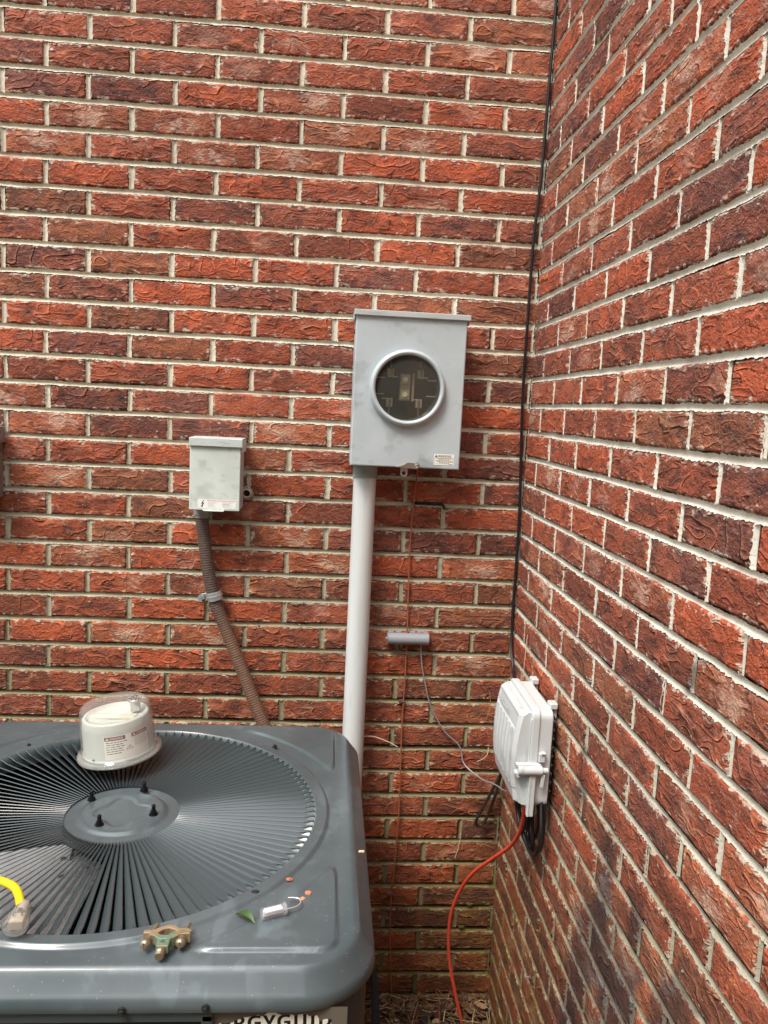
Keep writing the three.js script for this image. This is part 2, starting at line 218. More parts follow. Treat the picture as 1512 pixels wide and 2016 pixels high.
  lumps.forEach(([s, y, h, w], i) => { const q = new THREE.IcosahedronGeometry(0.0005, i < 25 ? 2 : 1), p = q.attributes.position, c = []; const tt = tint(right, s, y, true).map((v, n) => v * MORTAR[n] * (i < 25 && !right ? 0.8 : 1));
    for (let n = 0; n < p.count; n++) { const v = V(p.getX(n), p.getY(n), p.getZ(n)), f = 0.55 + 0.9 * vn(v.x * 5200 + i, v.y * 5200 + v.z * 3000, 60 + i); p.setXYZ(n, v.x * w * f, v.y * h * f, v.z * 4.2 * f); c.push(...tt); }
    q.setAttribute('color', new THREE.Float32BufferAttribute(c, 3)); q.computeVertexNormals(); if (right) q.rotateY(-Math.PI / 2); part('mortar_lump', q, MORTARM, g, P3(right, s, y, 0.0012)); });
  return used;
}
const n1 = wall(false, 'wide red brick wall facing the camera, with the electric meter box and pipes on it');
const n2 = wall(true, 'red brick side wall receding along the right edge, carrying the white plastic telephone box');
console.log('bricks in view', n1, n2);

// ---------------------------------------------------------------- ground and litter
{
  const g = new THREE.PlaneGeometry(60, 60, 1, 1).rotateX(-Math.PI / 2); for (let i = 0; i < 4; i++) g.attributes.uv.setXY(i, g.attributes.uv.getX(i) * 60, g.attributes.uv.getY(i) * 60);
  const soil = dataTex(512, 512, (u, v, i, j) => { const a = tf(u, v, 12, 41, 5), b = h2(i >> 1, j >> 1, 43); return [0.035 + 0.07 * a + 0.03 * b, 0.022 + 0.045 * a + 0.02 * b, 0.012 + 0.025 * a + 0.012 * b]; });
  const sb = dataTex(512, 512, (u, v, i, j) => { const a = tf(u, v, 16, 51, 5); return [a, a, a]; }, false);
  tag(part('ground', g, new THREE.MeshStandardMaterial({ map: soil, bumpMap: sb, bumpScale: 0.02, roughness: 1, side: THREE.DoubleSide })), 'dark soil along the foot of the brick walls', null, null, 'structure');
  // lawn beyond the planting strip, behind the viewer
  const l = new THREE.PlaneGeometry(60, 27).rotateX(-Math.PI / 2).translate(0, 0.004, 16.4);
  tag(part('lawn', l, std(0.06, 0.09, 0.025, 1)), 'lawn beyond the strip of soil by the house', null, null, 'structure');
}
{ // the wood beyond the lawn: it shades the low sky and shows in the meter glass
  const R = rng(4242), N = 9000, leaf = new THREE.PlaneGeometry(0.5, 0.34), m = new THREE.InstancedMesh(leaf, std(0.045, 0.075, 0.022, 0.8), N), M4 = new THREE.Matrix4(), q = new THREE.Quaternion(), e = new THREE.Euler(), c = new THREE.Color();
  for (let i = 0; i < N; i++) { const x = -13 + R() * 22, top = 5.2 + 2.6 * vn(x * 0.6, 0, 71), y = Math.pow(R(), 0.8) * top, z = 8 + R() * 3 + 0.8 * Math.sin(x * 1.3); e.set(R() * 6.3, R() * 6.3, R() * 6.3); q.setFromEuler(e); M4.compose(V(x, y, z), q, V(1, 1, 1)); m.setMatrixAt(i, M4); const k = 0.5 + R(); m.setColorAt(i, c.setRGB(k, k, k * (0.8 + 0.4 * R()))); }
  m.name = 'woodland'; m.castShadow = m.receiveShadow = true; scene.add(m); tag(m, 'dense green wood beyond the lawn, seen only as a reflection in the meter glass', null, null, 'stuff');
}
{ // dead leaves, bark and pine straw in the corner
  const R = rng(909), geos = [], cols = [[0.16, 0.07, 0.03], [0.09, 0.045, 0.025], [0.24, 0.14, 0.07], [0.05, 0.035, 0.025], [0.2, 0.055, 0.025], [0.3, 0.2, 0.11]];
  const add = (q, c) => { q = q.index ? q.toNonIndexed() : q; const a = []; for (let i = 0; i < q.attributes.position.count; i++) a.push(...c); q.setAttribute('color', new THREE.Float32BufferAttribute(a, 3)); geos.push(q); };
  for (let i = 0; i < 620; i++) {
    const x = -0.46 + R() * 0.45, z = 0.012 + R() * R() * 0.6, L = 0.012 + R() * 0.03, w = L * (0.3 + R() * 0.35), q = new THREE.PlaneGeometry(L, w, 4, 2), p = q.attributes.position, curl = (R() - 0.3) * 30, tw = (R() - 0.5) * 1.2;
    for (let n = 0; n < p.count; n++) { const u = p.getX(n) / L, v = p.getY(n) / w, nar = Math.sqrt(Math.max(0.02, 1 - 4 * u * u)); p.setXYZ(n, p.getX(n), p.getY(n) * nar, curl * p.getX(n) * p.getX(n) + 12 * p.getY(n) * p.getY(n) + tw * u * v * w); }
    q.rotateX(-Math.PI / 2 + (R() - 0.5) * 1.4); q.rotateY(R() * 6.28); q.rotateZ((R() - 0.5) * 0.8); q.computeVertexNormals();
    const near = Math.max(0, 1 - z / 0.1) * 0.02; q.translate(x, 0.006 + R() * 0.02 + near * R(), z); const c = cols[Math.floor(R() * 6)], t = 0.45 + R() * 0.7; add(q, c.map((v) => v * t));
  }
  for (let i = 0; i < 260; i++) { const x = -0.45 + R() * 0.44, z = 0.012 + R() * R() * 0.5, y = 0.008 + R() * 0.03, L = 0.03 + R() * 0.07, a = R() * 6.28, r = 0.0006 + R() * R() * 0.0012, x1 = Math.min(-0.006, x + L * Math.cos(a)), z1 = Math.max(0.006, z + L * Math.sin(a)); add(tubeG([[x, y, z], [(x + x1) / 2, y + (R() - 0.2) * 0.012, (z + z1) / 2], [x1, Math.max(0.004, y + (R() - 0.5) * 0.03), z1]], r, 5, 5), R() < 0.35 ? [0.5, 0.36, 0.2] : [0.2 + R() * 0.12, 0.1 + R() * 0.05, 0.05]); }
  for (let i = 0; i < 90; i++) { const q = new THREE.IcosahedronGeometry(0.003 + R() * 0.009, 1), p = q.attributes.position; for (let n = 0; n < p.count; n++) { const f = 0.7 + 0.6 * vn(p.getX(n) * 300 + i * 7, p.getY(n) * 300 + p.getZ(n) * 200, 70); p.setXYZ(n, p.getX(n) * f, p.getY(n) * f * 0.6, p.getZ(n) * f); } q.computeVertexNormals(); q.translate(-0.45 + R() * 0.44, 0.004 + R() * 0.008, 0.014 + R() * 0.5); const t = R(); add(q, [0.05 + 0.2 * t, 0.035 + 0.13 * t, 0.025 + 0.09 * t]); }
  geos.forEach((q) => { for (const k of Object.keys(q.attributes)) if (!['position', 'normal', 'color'].includes(k)) q.deleteAttribute(k); });
  tag(part('leaf_litter', mergeGeometries(geos), new THREE.MeshStandardMaterial({ vertexColors: true, roughness: 0.9, side: THREE.DoubleSide })), 'dead leaves, bark bits and pine straw on the ground in the wall corner', null, null, 'stuff');
}

// ---------------------------------------------------------------- air conditioner
const dust = dataTex(1024, 1024, (u, v, i, j) => { const a = tf(u, v, 4, 201, 5), b = tf(u, v, 24, 211, 3), s = h2(i >> 1, j >> 1, 221) > 0.9984 ? 0.5 : 0, sc = ss(0.62, 0.72, tf(u, v * 0.25, 40, 231, 2)) * ss(0.5, 0.7, a); const ring = ss(0.47, 0.5, tf(u, v, 18, 251, 3)) * (1 - ss(0.5, 0.53, tf(u, v, 18, 251, 3))) * ss(0.45, 0.6, b); const k = 0.62 + 0.62 * a + 0.22 * b + 0.35 * sc + 0.1 * ring + 0.35 * ss(0.58, 0.8, tf(u, v, 30, 261, 4)) * ss(0.4, 0.6, a); return [0.07 * k + s * 0.3 + 0.012 * (a - 0.5), 0.092 * k + s * 0.28, 0.101 * k + s * 0.25]; });
const dustR = dataTex(512, 512, (u, v) => { const a = tf(u, v, 6, 241, 5), k = 0.2 + 0.36 * a + 0.1 * tf(u, v, 40, 243, 3); return [k, k, k]; }, false);
const ACP = phys(1, 1, 1, 1, { map: dust, roughnessMap: dustR, clearcoat: 0.5, clearcoatRoughness: 0.13 });
const ACVANE = phys(0.045, 0.061, 0.066, 0.26, { clearcoat: 0.3, clearcoatRoughness: 0.2 });
const ACDARK = std(0.05, 0.055, 0.06, 0.55), BLACK = std(0.012, 0.012, 0.013, 0.6), STEEL = std(0.5, 0.5, 0.5, 0.35, 0.9);
const AX = -0.893, AZ = 0.597, HX = 0.472, HZ = 0.462, AT = 0.9;
const ac = thing('air_conditioner', 'large grey outdoor air conditioner unit with round slatted fan grille on top', 'air conditioner', [AX, 0, AZ]);
{
  const rr = (th, hx, hz, rad) => { const c = Math.cos(th), s = Math.sin(th), ac_ = Math.abs(c), as = Math.abs(s); let t = Math.min(ac_ > 1e-6 ? hx / ac_ : 1e9, as > 1e-6 ? hz / as : 1e9); if (ac_ * t > hx - rad && as * t > hz - rad) { const px = hx - rad, pz = hz - rad, b = ac_ * px + as * pz, q = b * b - (px * px + pz * pz - rad * rad); t = b + Math.sqrt(Math.max(0, q)); } return t; };
  const VR = 0.371, TH = [];
  for (let i = 0; i < 480; i++) TH.push(i / 480 * 2 * Math.PI);
  const rings = []; // each: function th -> [r, y]
  rings.push(() => [VR - 0.004, AT - 0.03], () => [VR - 0.003, AT - 0.012], () => [VR - 0.0005, AT - 0.002], () => [VR + 0.003, AT + 0.0022]);
  const field = (u, v) => { const r = Math.hypot(u, v); let y = 0.006 * (1 - ss(0.393, 0.402, r)); const sm = (a, b) => { const k = 0.03, h = Math.max(k - Math.abs(a - b), 0) / k; return Math.max(a, b) + h * h * k * 0.25; }; const sd = sm(sm(Math.abs(u) - 0.413, Math.abs(v) - 0.407), 0.438 - r); y += 0.006 * (1 - ss(-0.005, 0.001, sd)); return y; };
  const M = 110; for (let i = 0; i <= M; i++) rings.push((th) => { const r = mix(VR + 0.004, rr(th, HX - 0.034, HZ - 0.034, 0.085), i / M); return [r, AT - 0.002 + field(r * Math.cos(th), r * Math.sin(th))]; });
  for (const [a, b] of [[0.0305, 0.0004], [0.0275, 0.0016], [0.025, 0.0036], [0.0228, 0.0062], [0.0205, 0.0092], [0.0165, 0.0146], [0.012, 0.0206], [0.0085, 0.025], [0.0062, 0.028], [0.004, 0.0305], [0.002, 0.0335], [0.0007, 0.037], [0, 0.041]]) rings.push((th) => [rr(th, HX - a, HZ - a, 0.119 - a), AT - 0.002 - b]);
  rings.push((th) => [rr(th, HX + 0.001, HZ + 0.001, 0.12), AT - 0.052], (th) => [rr(th, HX - 0.003, HZ - 0.003, 0.117), AT - 0.054], (th) => [rr(th, HX - 0.012, HZ - 0.012, 0.108), AT - 0.054]);
  const pos = [], uv = [], idx = [], n = TH.length;
  for (const f of rings) for (const th of TH) { const [r, y] = f(th), x = r * Math.cos(th), z = r * Math.sin(th); pos.push(x, y, z); uv.push(x * 1.1 + 0.5, (z - y) * 1.1 + 0.5); }
  for (let j = 0; j + 1 < rings.length; j++) for (let i = 0; i < n; i++) { const a = j * n + i, b = j * n + (i + 1) % n; idx.push(a, b, b + n, a, b + n, a + n); }
  const g = new THREE.BufferGeometry(); g.setAttribute('position', new THREE.Float32BufferAttribute(pos, 3)); g.setAttribute('uv', new THREE.Float32BufferAttribute(uv, 2)); g.setIndex(idx); g.computeVertexNormals();
  part('top_cover', g, ACP, ac);
  // cabinet below the cover: corner posts and panels
  const shell = new THREE.Shape(), hole = new THREE.Path(); const SX = HX - 0.012, SZ = HZ - 0.012;
  for (let i = 0; i <= 200; i++) { const th = i / 200 * 2 * Math.PI, r = rr(th, SX, SZ, 0.1), r2 = rr(th, SX - 0.014, SZ - 0.014, 0.09); shell[i ? 'lineTo' : 'moveTo'](r * Math.cos(th), -r * Math.sin(th)); hole[i ? 'lineTo' : 'moveTo'](r2 * Math.cos(th), -r2 * Math.sin(th)); }
  shell.holes.push(hole);
  const body = extr(shell, 0.796, 0, 1, 6); body.rotateX(-Math.PI / 2); body.translate(0, 0.05, 0);
  part('cabinet', body, phys(0.036, 0.043, 0.046, 0.45, { clearcoat: 0.2, clearcoatRoughness: 0.3 }), ac);  // same grey paint as the cover, darkened for the shade under its rim
  part('base_pan', rbox(2 * SX - 0.02, 0.05, 2 * SZ - 0.02, 0.01).translate(0, 0.026, 0), ACDARK, ac);
  // louvered front panel: frame and slats
  const fz = SZ + 0.004, x0 = -0.40, x1 = 0.238;
  part('panel_frame', [at(rbox(x1 - x0, 0.014, 0.008, 0.002), (x0 + x1) / 2, 0.836, fz), at(rbox(0.016, 0.72, 0.008, 0.002), x1 - 0.008, 0.48, fz), at(rbox(0.016, 0.72, 0.008, 0.002), x0 + 0.008, 0.48, fz), at(rbox(x1 - x0, 0.016, 0.008, 0.002), (x0 + x1) / 2, 0.112, fz)], ACVANE, ac);
  part('panel_back', at(new THREE.BoxGeometry(x1 - x0 - 0.02, 0.7, 0.002), (x0 + x1) / 2, 0.475, SZ + 0.0015), BLACK, ac);
  const slat = rbox(0.012, 0.05, 0.006, 0.002); for (let i = 0; i < 30; i++) for (const y of [0.797]) { const m = part('louver_slat', slat, ACVANE, ac, [x0 + 0.026 + i * 0.0205, y, fz]); m.rotation.z = -0.35; }
  for (const y of [0.73, 0.66, 0.59, 0.52, 0.45, 0.38, 0.31, 0.24, 0.17]) part('cross_bar', rbox(x1 - x0 - 0.03, 0.012, 0.006, 0.002), ACVANE, ac, [(x0 + x1) / 2, y, fz]);
  // screws
  const sg = [at(cyl(0.0055, 0.006, 0.003, 12), 0, 0.0015, 0), at(cyl(0.0038, 0.0042, 0.005, 6), 0, 0.005, 0)], sgeo = merged(sg);
  const scr = (x, y, z, front) => { const m = part('screw', sgeo, std(0.06, 0.06, 0.062, 0.3, 0.7), ac, [x, y, z]); if (front) m.rotation.x = Math.PI / 2; };
  scr(-0.7788 - AX, 0.8525, HZ + 0.001, 1); scr(-0.6644 - AX, 0.8562, HZ + 0.001, 1); scr(-1.1698 - AX, AT, 0.3184 - AZ); scr(-0.6193 - AX, AT + 0.002, 0.3046 - AZ);
  // energy label, torn along its top edge
  const R = rng(31), pts = [[0.228, 0.733], [0.405, 0.733]]; for (let i = 0; i <= 34; i++) { const t = 1 - i / 34, x = 0.228 + 0.177 * t; pts.push([x, 0.82 + 0.014 * ss(0, 0.5, t) - (t > 0.9 ? 0.008 : 0) + (R() - 0.5) * 0.005 + (Math.abs(t - 0.52) < 0.04 ? 0.006 : 0)]); }
  const lg = new THREE.ShapeGeometry(poly(pts)); { const p = lg.attributes.position, u = lg.attributes.uv; for (let i = 0; i < p.count; i++) u.setXY(i, (p.getX(i) - 0.225) / 0.185, (p.getY(i) - 0.735) / 0.11); }
  const lt = canvasTex(1024, 608, (c, w, h) => { c.fillStyle = '#e9e4da'; c.fillRect(0, 0, w, h); c.fillStyle = '#15110f'; c.font = 'bold 170px sans-serif'; c.save(); c.translate(0, 196); c.rotate(-0.03); c.scale(1.04, 1); c.fillText('ENERGYGUIDE', -112, 0); c.restore(); for (let i = 0; i < 9; i++) c.fillRect(60, 230 + i * 36, 860 - (i * 137) % 300, 10); });
  part('energy_label', lg, new THREE.MeshStandardMaterial({ map: lt, roughness: 0.6, side: THREE.DoubleSide }), ac, [0, 0, SZ + 0.0012]);
  part('adhesive_patch', at(new THREE.PlaneGeometry(0.205, 0.12), 0.325, 0.786, SZ + 0.0005), std(0.13, 0.11, 0.085, 0.7), ac);
  // fan grille: slanted vanes from hub to rim
  const HB = 0.109, NV = 118, vp = [], vi = [], K = 12;
  for (let i = 0; i <= K; i++) { const t = i / K, r = mix(HB - 0.002, VR + 0.001, t), sag = -0.004 + 0.004 * t, sh = 0.038 * r, h = 0.0028 + 0.0155 * r, rise = 0.004 * ss(0.92, 1, t); vp.push(r, AT + sag + rise, 0, r, AT + sag - 0.001, 0.0006, r, AT + sag - 0.5 * h, sh * 0.5, r, AT + sag - h, sh, r, AT + sag - h - 0.0006, sh - 0.001, r, AT + sag - 0.5 * h - 0.0006, sh * 0.5 - 0.0012, r, AT + sag + rise - 0.001, -0.0012); }
  for (let i = 0; i < K; i++) for (let k = 0; k < 7; k++) { const a = i * 7 + k, b = i * 7 + (k + 1) % 7; vi.push(a, b, b + 7, a, b + 7, a + 7); }
  let vg = new THREE.BufferGeometry(); vg.setAttribute('position', new THREE.Float32BufferAttribute(vp, 3)); vg.setIndex(vi); vg = vg.toNonIndexed(); vg.computeVertexNormals();
  for (let i = 0; i < NV; i++) { const m = part('vane', vg, ACVANE, ac); m.rotation.y = i / NV * 2 * Math.PI; }
  // hub plate with a raised middle and an embossed blob
  const hr = [], hp = [], hu = [], hi = []; for (let i = 0; i <= 46; i++) hr.push(i / 46 * HB); hr.push(HB + 0.0012, HB + 0.0012);
  hr.forEach((r, j) => { for (let i = 0; i < 160; i++) { const th = i / 160 * 2 * Math.PI, bl = 0.05 * (1 + 0.16 * Math.cos(4 * th + 0.5) + 0.05 * Math.cos(3 * th)); let y = AT - 0.008 + 0.0065 * (1 - ss(0.074, 0.088, r)) - 0.003 * (1 - ss(bl - 0.006, bl + 0.002, r)); if (j === 47) y -= 0.001; if (j === 48) y -= 0.02; const x = r * Math.cos(th), z = r * Math.sin(th); hp.push(x, y, z); hu.push(x * 1.1 + 0.2, z * 1.1 + 0.7); } });
  for (let j = 0; j + 1 < hr.length; j++) for (let i = 0; i < 160; i++) { const a = j * 160 + i, b = j * 160 + (i + 1) % 160; hi.push(a, b, b + 160, a, b + 160, a + 160); }
  const hg = new THREE.BufferGeometry(); hg.setAttribute('position', new THREE.Float32BufferAttribute(hp, 3)); hg.setAttribute('uv', new THREE.Float32BufferAttribute(hu, 2)); hg.setIndex(hi); hg.computeVertexNormals();
  const hub = part('hub_plate', hg, ACP, ac);
  const stud = merged([at(cyl(0.0085, 0.0085, 0.0012, 20), 0, 0.0006, 0), at(cyl(0.0066, 0.007, 0.006, 6), 0, 0.004, 0), at(cyl(0.004, 0.004, 0.013, 12), 0, 0.0115, 0), at(cyl(0.0028, 0.004, 0.002, 12), 0, 0.019, 0)]);
  for (const [x, z] of [[-0.964, 0.554], [-0.871, 0.513], [-0.832, 0.609], [-0.923, 0.649]]) part('stud', stud, std(0.03, 0.03, 0.032, 0.28, 0.8), hub, [x - AX, AT - 0.0015, z - AZ]);
  // what shows between the vanes: shroud, motor, fan blades, wiring
  part('fan_shroud', at(cyl(0.38, 0.40, 0.3, 64), 0, AT - 0.17, 0), Object.assign(BLACK.clone(), {}), ac).geometry = (() => { const q = new THREE.CylinderGeometry(0.38, 0.40, 0.3, 64, 1, true); q.translate(0, AT - 0.175, 0); return q; })();
  part('coil', (() => { const q = new THREE.CylinderGeometry(0.43, 0.43, 0.62, 48, 1, true); q.translate(0, 0.38, 0); return q; })(), BLACK, ac);
  const motor = part('fan_motor', lathe([[0, AT - 0.012], [0.078, AT - 0.012], [0.083, AT - 0.02], [0.083, AT - 0.115], [0.088, AT - 0.118], [0.088, AT - 0.128], [0.082, AT - 0.132], [0.078, AT - 0.15], [0.02, AT - 0.16], [0, AT - 0.16]], 48), std(0.05, 0.034, 0.022, 0.4), ac);
  part('motor_label', (() => { const q = new THREE.CylinderGeometry(0.0838, 0.0838, 0.05, 12, 1, true, 0.2, 0.5); q.translate(0, AT - 0.075, 0); return q; })(), std(0.12, 0.115, 0.11, 0.5), motor);
  const galv = dataTex(256, 256, (u, v, i, j) => { const k = 0.8 + 0.16 * tf(u, v, 16, 301, 3) + 0.12 * h2(i >> 1, j >> 1, 303); return [k, k, k * 1.02]; });
  const GALV = new THREE.MeshStandardMaterial({ map: galv, roughness: 0.5, metalness: 0.15, side: THREE.DoubleSide });
  const bl = new THREE.Shape(); bl.moveTo(0.075, -0.075); bl.quadraticCurveTo(0.19, -0.19, 0.27, -0.225); bl.quadraticCurveTo(0.4, -0.05, 0.29, 0.2); bl.quadraticCurveTo(0.19, 0.12, 0.085, 0.05); bl.closePath();
  const bg = extr(bl, 0.002, 0.0005, 1); bg.rotateX(-Math.PI / 2);
  for (let i = 0; i < 2; i++) { const b = part('fan_blade', bg, GALV, ac, [0, AT - 0.06, 0]); b.rotation.order = 'YXZ'; b.rotation.y = -2.2 + i * Math.PI; b.rotation.x = 0.06; for (const [x, z] of [[0.15, 0.02], [0.11, -0.03], [0.11, 0.035], [0.24, 0.06]]) part('rivet', new THREE.SphereGeometry(0.006, 12, 6).scale(1, 0.5, 1), STEEL, b, [x, 0.003, -z]); }
  part('motor_wire', [tubeG([[-0.07, AT - 0.02, 0.03], [-0.075, AT - 0.07, 0.09], [-0.05, AT - 0.1, 0.17], [-0.02, AT - 0.09, 0.28], [0.0, AT - 0.06, 0.365]], 0.0028, 40, 8), tubeG([[-0.16, AT - 0.1, 0.02], [-0.1, AT - 0.09, 0.13], [-0.1, AT - 0.08, 0.22], [-0.16, AT - 0.07, 0.33]], 0.0016, 40, 6)], std(0.035, 0.035, 0.036, 0.5), ac);
}

// ---------------------------------------------------------------- meter box on the wall
const galvTone = (s, r, g, b, amt = 0.16) => dataTex(256, 256, (u, v) => { const a = tf(u, v, 3, s, 5), q = tf(u, v, 10, s + 40, 4), st = ss(0.6, 0.75, tf(u, v, 5, s + 80, 4)); const sc = ss(0.66, 0.74, tf(u * 0.6, v, 18, s + 120, 3)); const k = 1 - amt / 2 + amt * 1.3 * (a - 0.1) + 0.14 * (q - 0.5) - 0.2 * st - 0.1 * sc; return [r * k * (1 + 0.03 * (q - 0.5)), g * k, b * k]; });
const METAL = phys(1, 1, 1, 0.42, { map: galvTone(401, 0.5, 0.565, 0.605, 0.18), clearcoat: 0.12, clearcoatRoughness: 0.35 });
const METAL2 = std(0.5, 0.54, 0.56, 0.45), DARKMET = std(0.16, 0.15, 0.145, 0.5, 0.6);
const mb = thing('meter_box', 'tall grey metal electric meter box with round glass window, on the brick wall', 'meter box', [-0.3313, 1.553, 0]);
{
  const w = 0.272, h = 0.374, dp = 0.112;
  part('housing', [at(rbox(0.003, h, dp, 0.001), -w / 2 + 0.0015, h / 2, dp / 2 + 0.002), at(rbox(0.003, h, dp, 0.001), w / 2 - 0.0015, h / 2, dp / 2 + 0.002), at(rbox(w, 0.003, dp - 0.004, 0.001), 0, 0.0018, dp / 2 + 0.002), at(rbox(w - 0.006, 0.003, dp - 0.004, 0.001), 0, h - 0.0025, dp / 2 + 0.002), at(rbox(w - 0.006, h - 0.01, 0.003, 0.001), 0, h / 2, 0.004)], METAL, mb);
  const s = new THREE.Shape(); const W = w / 2 - 0.0035, Hh = h - 0.012; s.moveTo(-W, 0.003); s.lineTo(W, 0.003); s.lineTo(W, Hh); s.lineTo(-W, Hh); s.closePath(); const ho = new THREE.Path(); ho.absarc(-0.0035, 0.1945, 0.0835, 0, Math.PI * 2); s.holes.push(ho);
  const cg = extr(s, 0.006, 0.003, 3, 48); { const p = cg.attributes.position, u = cg.attributes.uv; for (let i = 0; i < p.count; i++) u.setXY(i, p.getX(i) * 2.6 + 0.5, p.getY(i) * 2.6); }
  part('front_cover', cg, METAL, mb, [0, 0.001, dp - 0.005]);
  const hd = part('top_hood', [at(rbox(w + 0.012, 0.0135, 0.026, 0.0015), 0.001, h - 0.003, dp - 0.002), at(rbox(w + 0.012, 0.003, dp, 0.001), 0.001, h + 0.0025, dp / 2), at(rbox(0.003, 0.0225, dp - 0.02, 0.001), -w / 2 - 0.0035, h - 0.007, dp / 2), at(rbox(0.003, 0.0225, dp - 0.02, 0.001), w / 2 + 0.0055, h - 0.007, dp / 2)], phys(1, 1, 1, 0.45, { map: galvTone(431, 0.5, 0.54, 0.55, 0.14) }), mb);
  const rg = lathe([[0.0795, 0], [0.0795, 0.012], [0.081, 0.0165], [0.085, 0.019], [0.0885, 0.0175], [0.091, 0.013], [0.0925, 0.006], [0.0935, 0.0], [0.096, -0.004]], 96); rg.rotateX(Math.PI / 2);
  part('sealing_ring', rg, phys(0.5, 0.56, 0.59, 0.33, { clearcoat: 0.3, clearcoatRoughness: 0.2 }), mb, [-0.0035, 0.1955, dp + 0.004]);
  const gl = lathe([[0, 0.0045], [0.03, 0.004], [0.06, 0.002], [0.0795, -0.001]], 64); gl.rotateX(Math.PI / 2);
  part('glass_window', gl, new THREE.MeshPhysicalMaterial({ color: lin(0.8, 0.8, 0.72), roughness: 0.08, transmission: 0.945, thickness: 0, ior: 1.5, side: THREE.DoubleSide }), mb, [-0.0035, 0.1955, dp + 0.012]);
  part('socket_panel', at(new THREE.BoxGeometry(w - 0.012, h - 0.03, 0.002), 0, h / 2, 0.012), std(0.055, 0.05, 0.045, 0.7), mb);
  const ox = -0.0035, oy = 0.1955;
  const jaw = merged([at(rbox(0.016, 0.02, 0.012, 0.001), 0, 0, 0.006), at(rbox(0.003, 0.022, 0.026, 0.0008), -0.006, 0, 0.018), at(rbox(0.003, 0.022, 0.026, 0.0008), 0.006, 0, 0.018), at(rbox(0.026, 0.003, 0.008, 0.0008), 0.006, -0.009, 0.022)]);
  for (const [x, y, r] of [[-0.04, 0.037, 0], [0.035, 0.037, 0], [-0.04, -0.036, Math.PI], [0.034, -0.036, Math.PI]]) { const j = part('contact_jaw', jaw, std(0.75, 0.7, 0.62, 0.3, 0.6), mb, [ox + x, oy + y, 0.05]); j.rotation.z = r; part('bus_bar', rbox(0.0025, 0.05, 0.012, 0.0006), std(0.5, 0.42, 0.34, 0.35, 0.8), mb, [ox + x, oy + y + (r ? -0.034 : 0.034), 0.07]); }
  const tb = part('terminal_block', [rbox(0.026, 0.066, 0.02, 0.002), at(rbox(0.006, 0.07, 0.024, 0.001), 0.02, 0, 0)], std(0.3, 0.25, 0.18, 0.6), mb, [ox - 0.003, oy + 0.003, 0.075]);
  for (const y of [0.019, -0.018]) { part('terminal_plate', rbox(0.0205, 0.022, 0.002, 0.0008), std(0.46, 0.38, 0.27, 0.5), tb, [0, y, 0.0105]); part('terminal_screw', cyl(0.0062, 0.0066, 0.005, 20).rotateX(Math.PI / 2), std(0.85, 0.78, 0.66, 0.35, 0.1), tb, [0, y, 0.0135]); }
  for (const [x, y] of [[-0.066, 0.024], [-0.068, -0.016], [0.064, 0.022], [0.062, -0.017]]) part('support_clip', rbox(0.024, 0.0025, 0.006, 0.0006), std(0.6, 0.58, 0.54, 0.35, 0.6), mb, [ox + x, oy + y, 0.09]);
  part('inner_sticker', rbox(0.017, 0.009, 0.0006, 0.0002).rotateZ(0.6), std(0.5, 0.47, 0.42, 0.6), mb, [ox + 0.052, oy - 0.062, 0.098]);
  part('inner_rim', (() => { const q = lathe([[0.076, -0.06], [0.079, 0.0]], 64); q.rotateX(Math.PI / 2); return q; })(), std(0.09, 0.085, 0.08, 0.5), mb, [ox, oy, dp]);
  const wt = canvasTex(400, 220, (c, W2, H2) => { c.fillStyle = '#f3f1e8'; c.fillRect(0, 0, W2, H2); c.fillStyle = '#16160f'; c.font = 'bold 62px sans-serif'; c.save(); c.scale(0.86, 1); c.fillText('WARNING', 98, 66); c.restore(); c.beginPath(); c.moveTo(46, 16); c.lineTo(80, 66); c.lineTo(14, 66); c.closePath(); c.fill(); c.fillStyle = '#f3f1e8'; c.fillRect(43, 32, 6, 18); c.fillRect(43, 54, 6, 6); c.fillStyle = '#33322c'; const L = [340, 220, 330, 290, 190]; L.forEach((n, i) => { let x = (400 - n) / 2; let q = i * 7; while (x < (400 + n) / 2) { const ww = 14 + ((q * 37) % 30); c.fillRect(x, 84 + i * 22, ww, 11); x += ww + 8; q++; } }); c.strokeStyle = '#33322c'; c.lineWidth = 3; c.strokeRect(14, 76, 372, 120); c.fillRect(300, 202, 70, 8); });
  part('warning_label', new THREE.PlaneGeometry(0.0505, 0.0275), new THREE.MeshStandardMaterial({ map: wt, roughness: 0.5, side: THREE.DoubleSide }), mb, [-0.2345 + 0.3313, 0.0245, dp + 0.0046]);
  const hs = new THREE.Shape(); hs.moveTo(-0.028, -0.0005); hs.quadraticCurveTo(-0.008, 0.003, 0.001, 0.011); hs.quadraticCurveTo(0.01, 0.012, 0.022, 0.0095); hs.absarc(0.025, 0.0035, 0.0075, Math.PI / 2, -Math.PI / 2, true); hs.lineTo(0.017, -0.003); hs.closePath();
  const hp = part('hasp', extr(hs, 0.0012, 0.0006, 2), std(0.42, 0.36, 0.31, 0.35, 0.75), mb, [0.004, 0.002, dp + 0.005]);
  part('rivet', [at(new THREE.TorusGeometry(0.0034, 0.0012, 8, 20), 0, 0, 0), at(cyl(0.0026, 0.0026, 0.002, 12).rotateX(Math.PI / 2), 0, 0, -0.0005)], std(0.6, 0.58, 0.55, 0.3, 0.9), hp, [0.0245, 0.0035, 0.0028]);
  const lo = new THREE.Shape(); lo.absarc(0, -0.008, 0.0085, Math.PI, 0, false); lo.lineTo(0.0085, 0.006); lo.lineTo(-0.0085, 0.006); lo.closePath(); const lh = new THREE.Path(); lh.absarc(0, -0.008, 0.0056, 0, Math.PI * 2); lo.holes.push(lh);
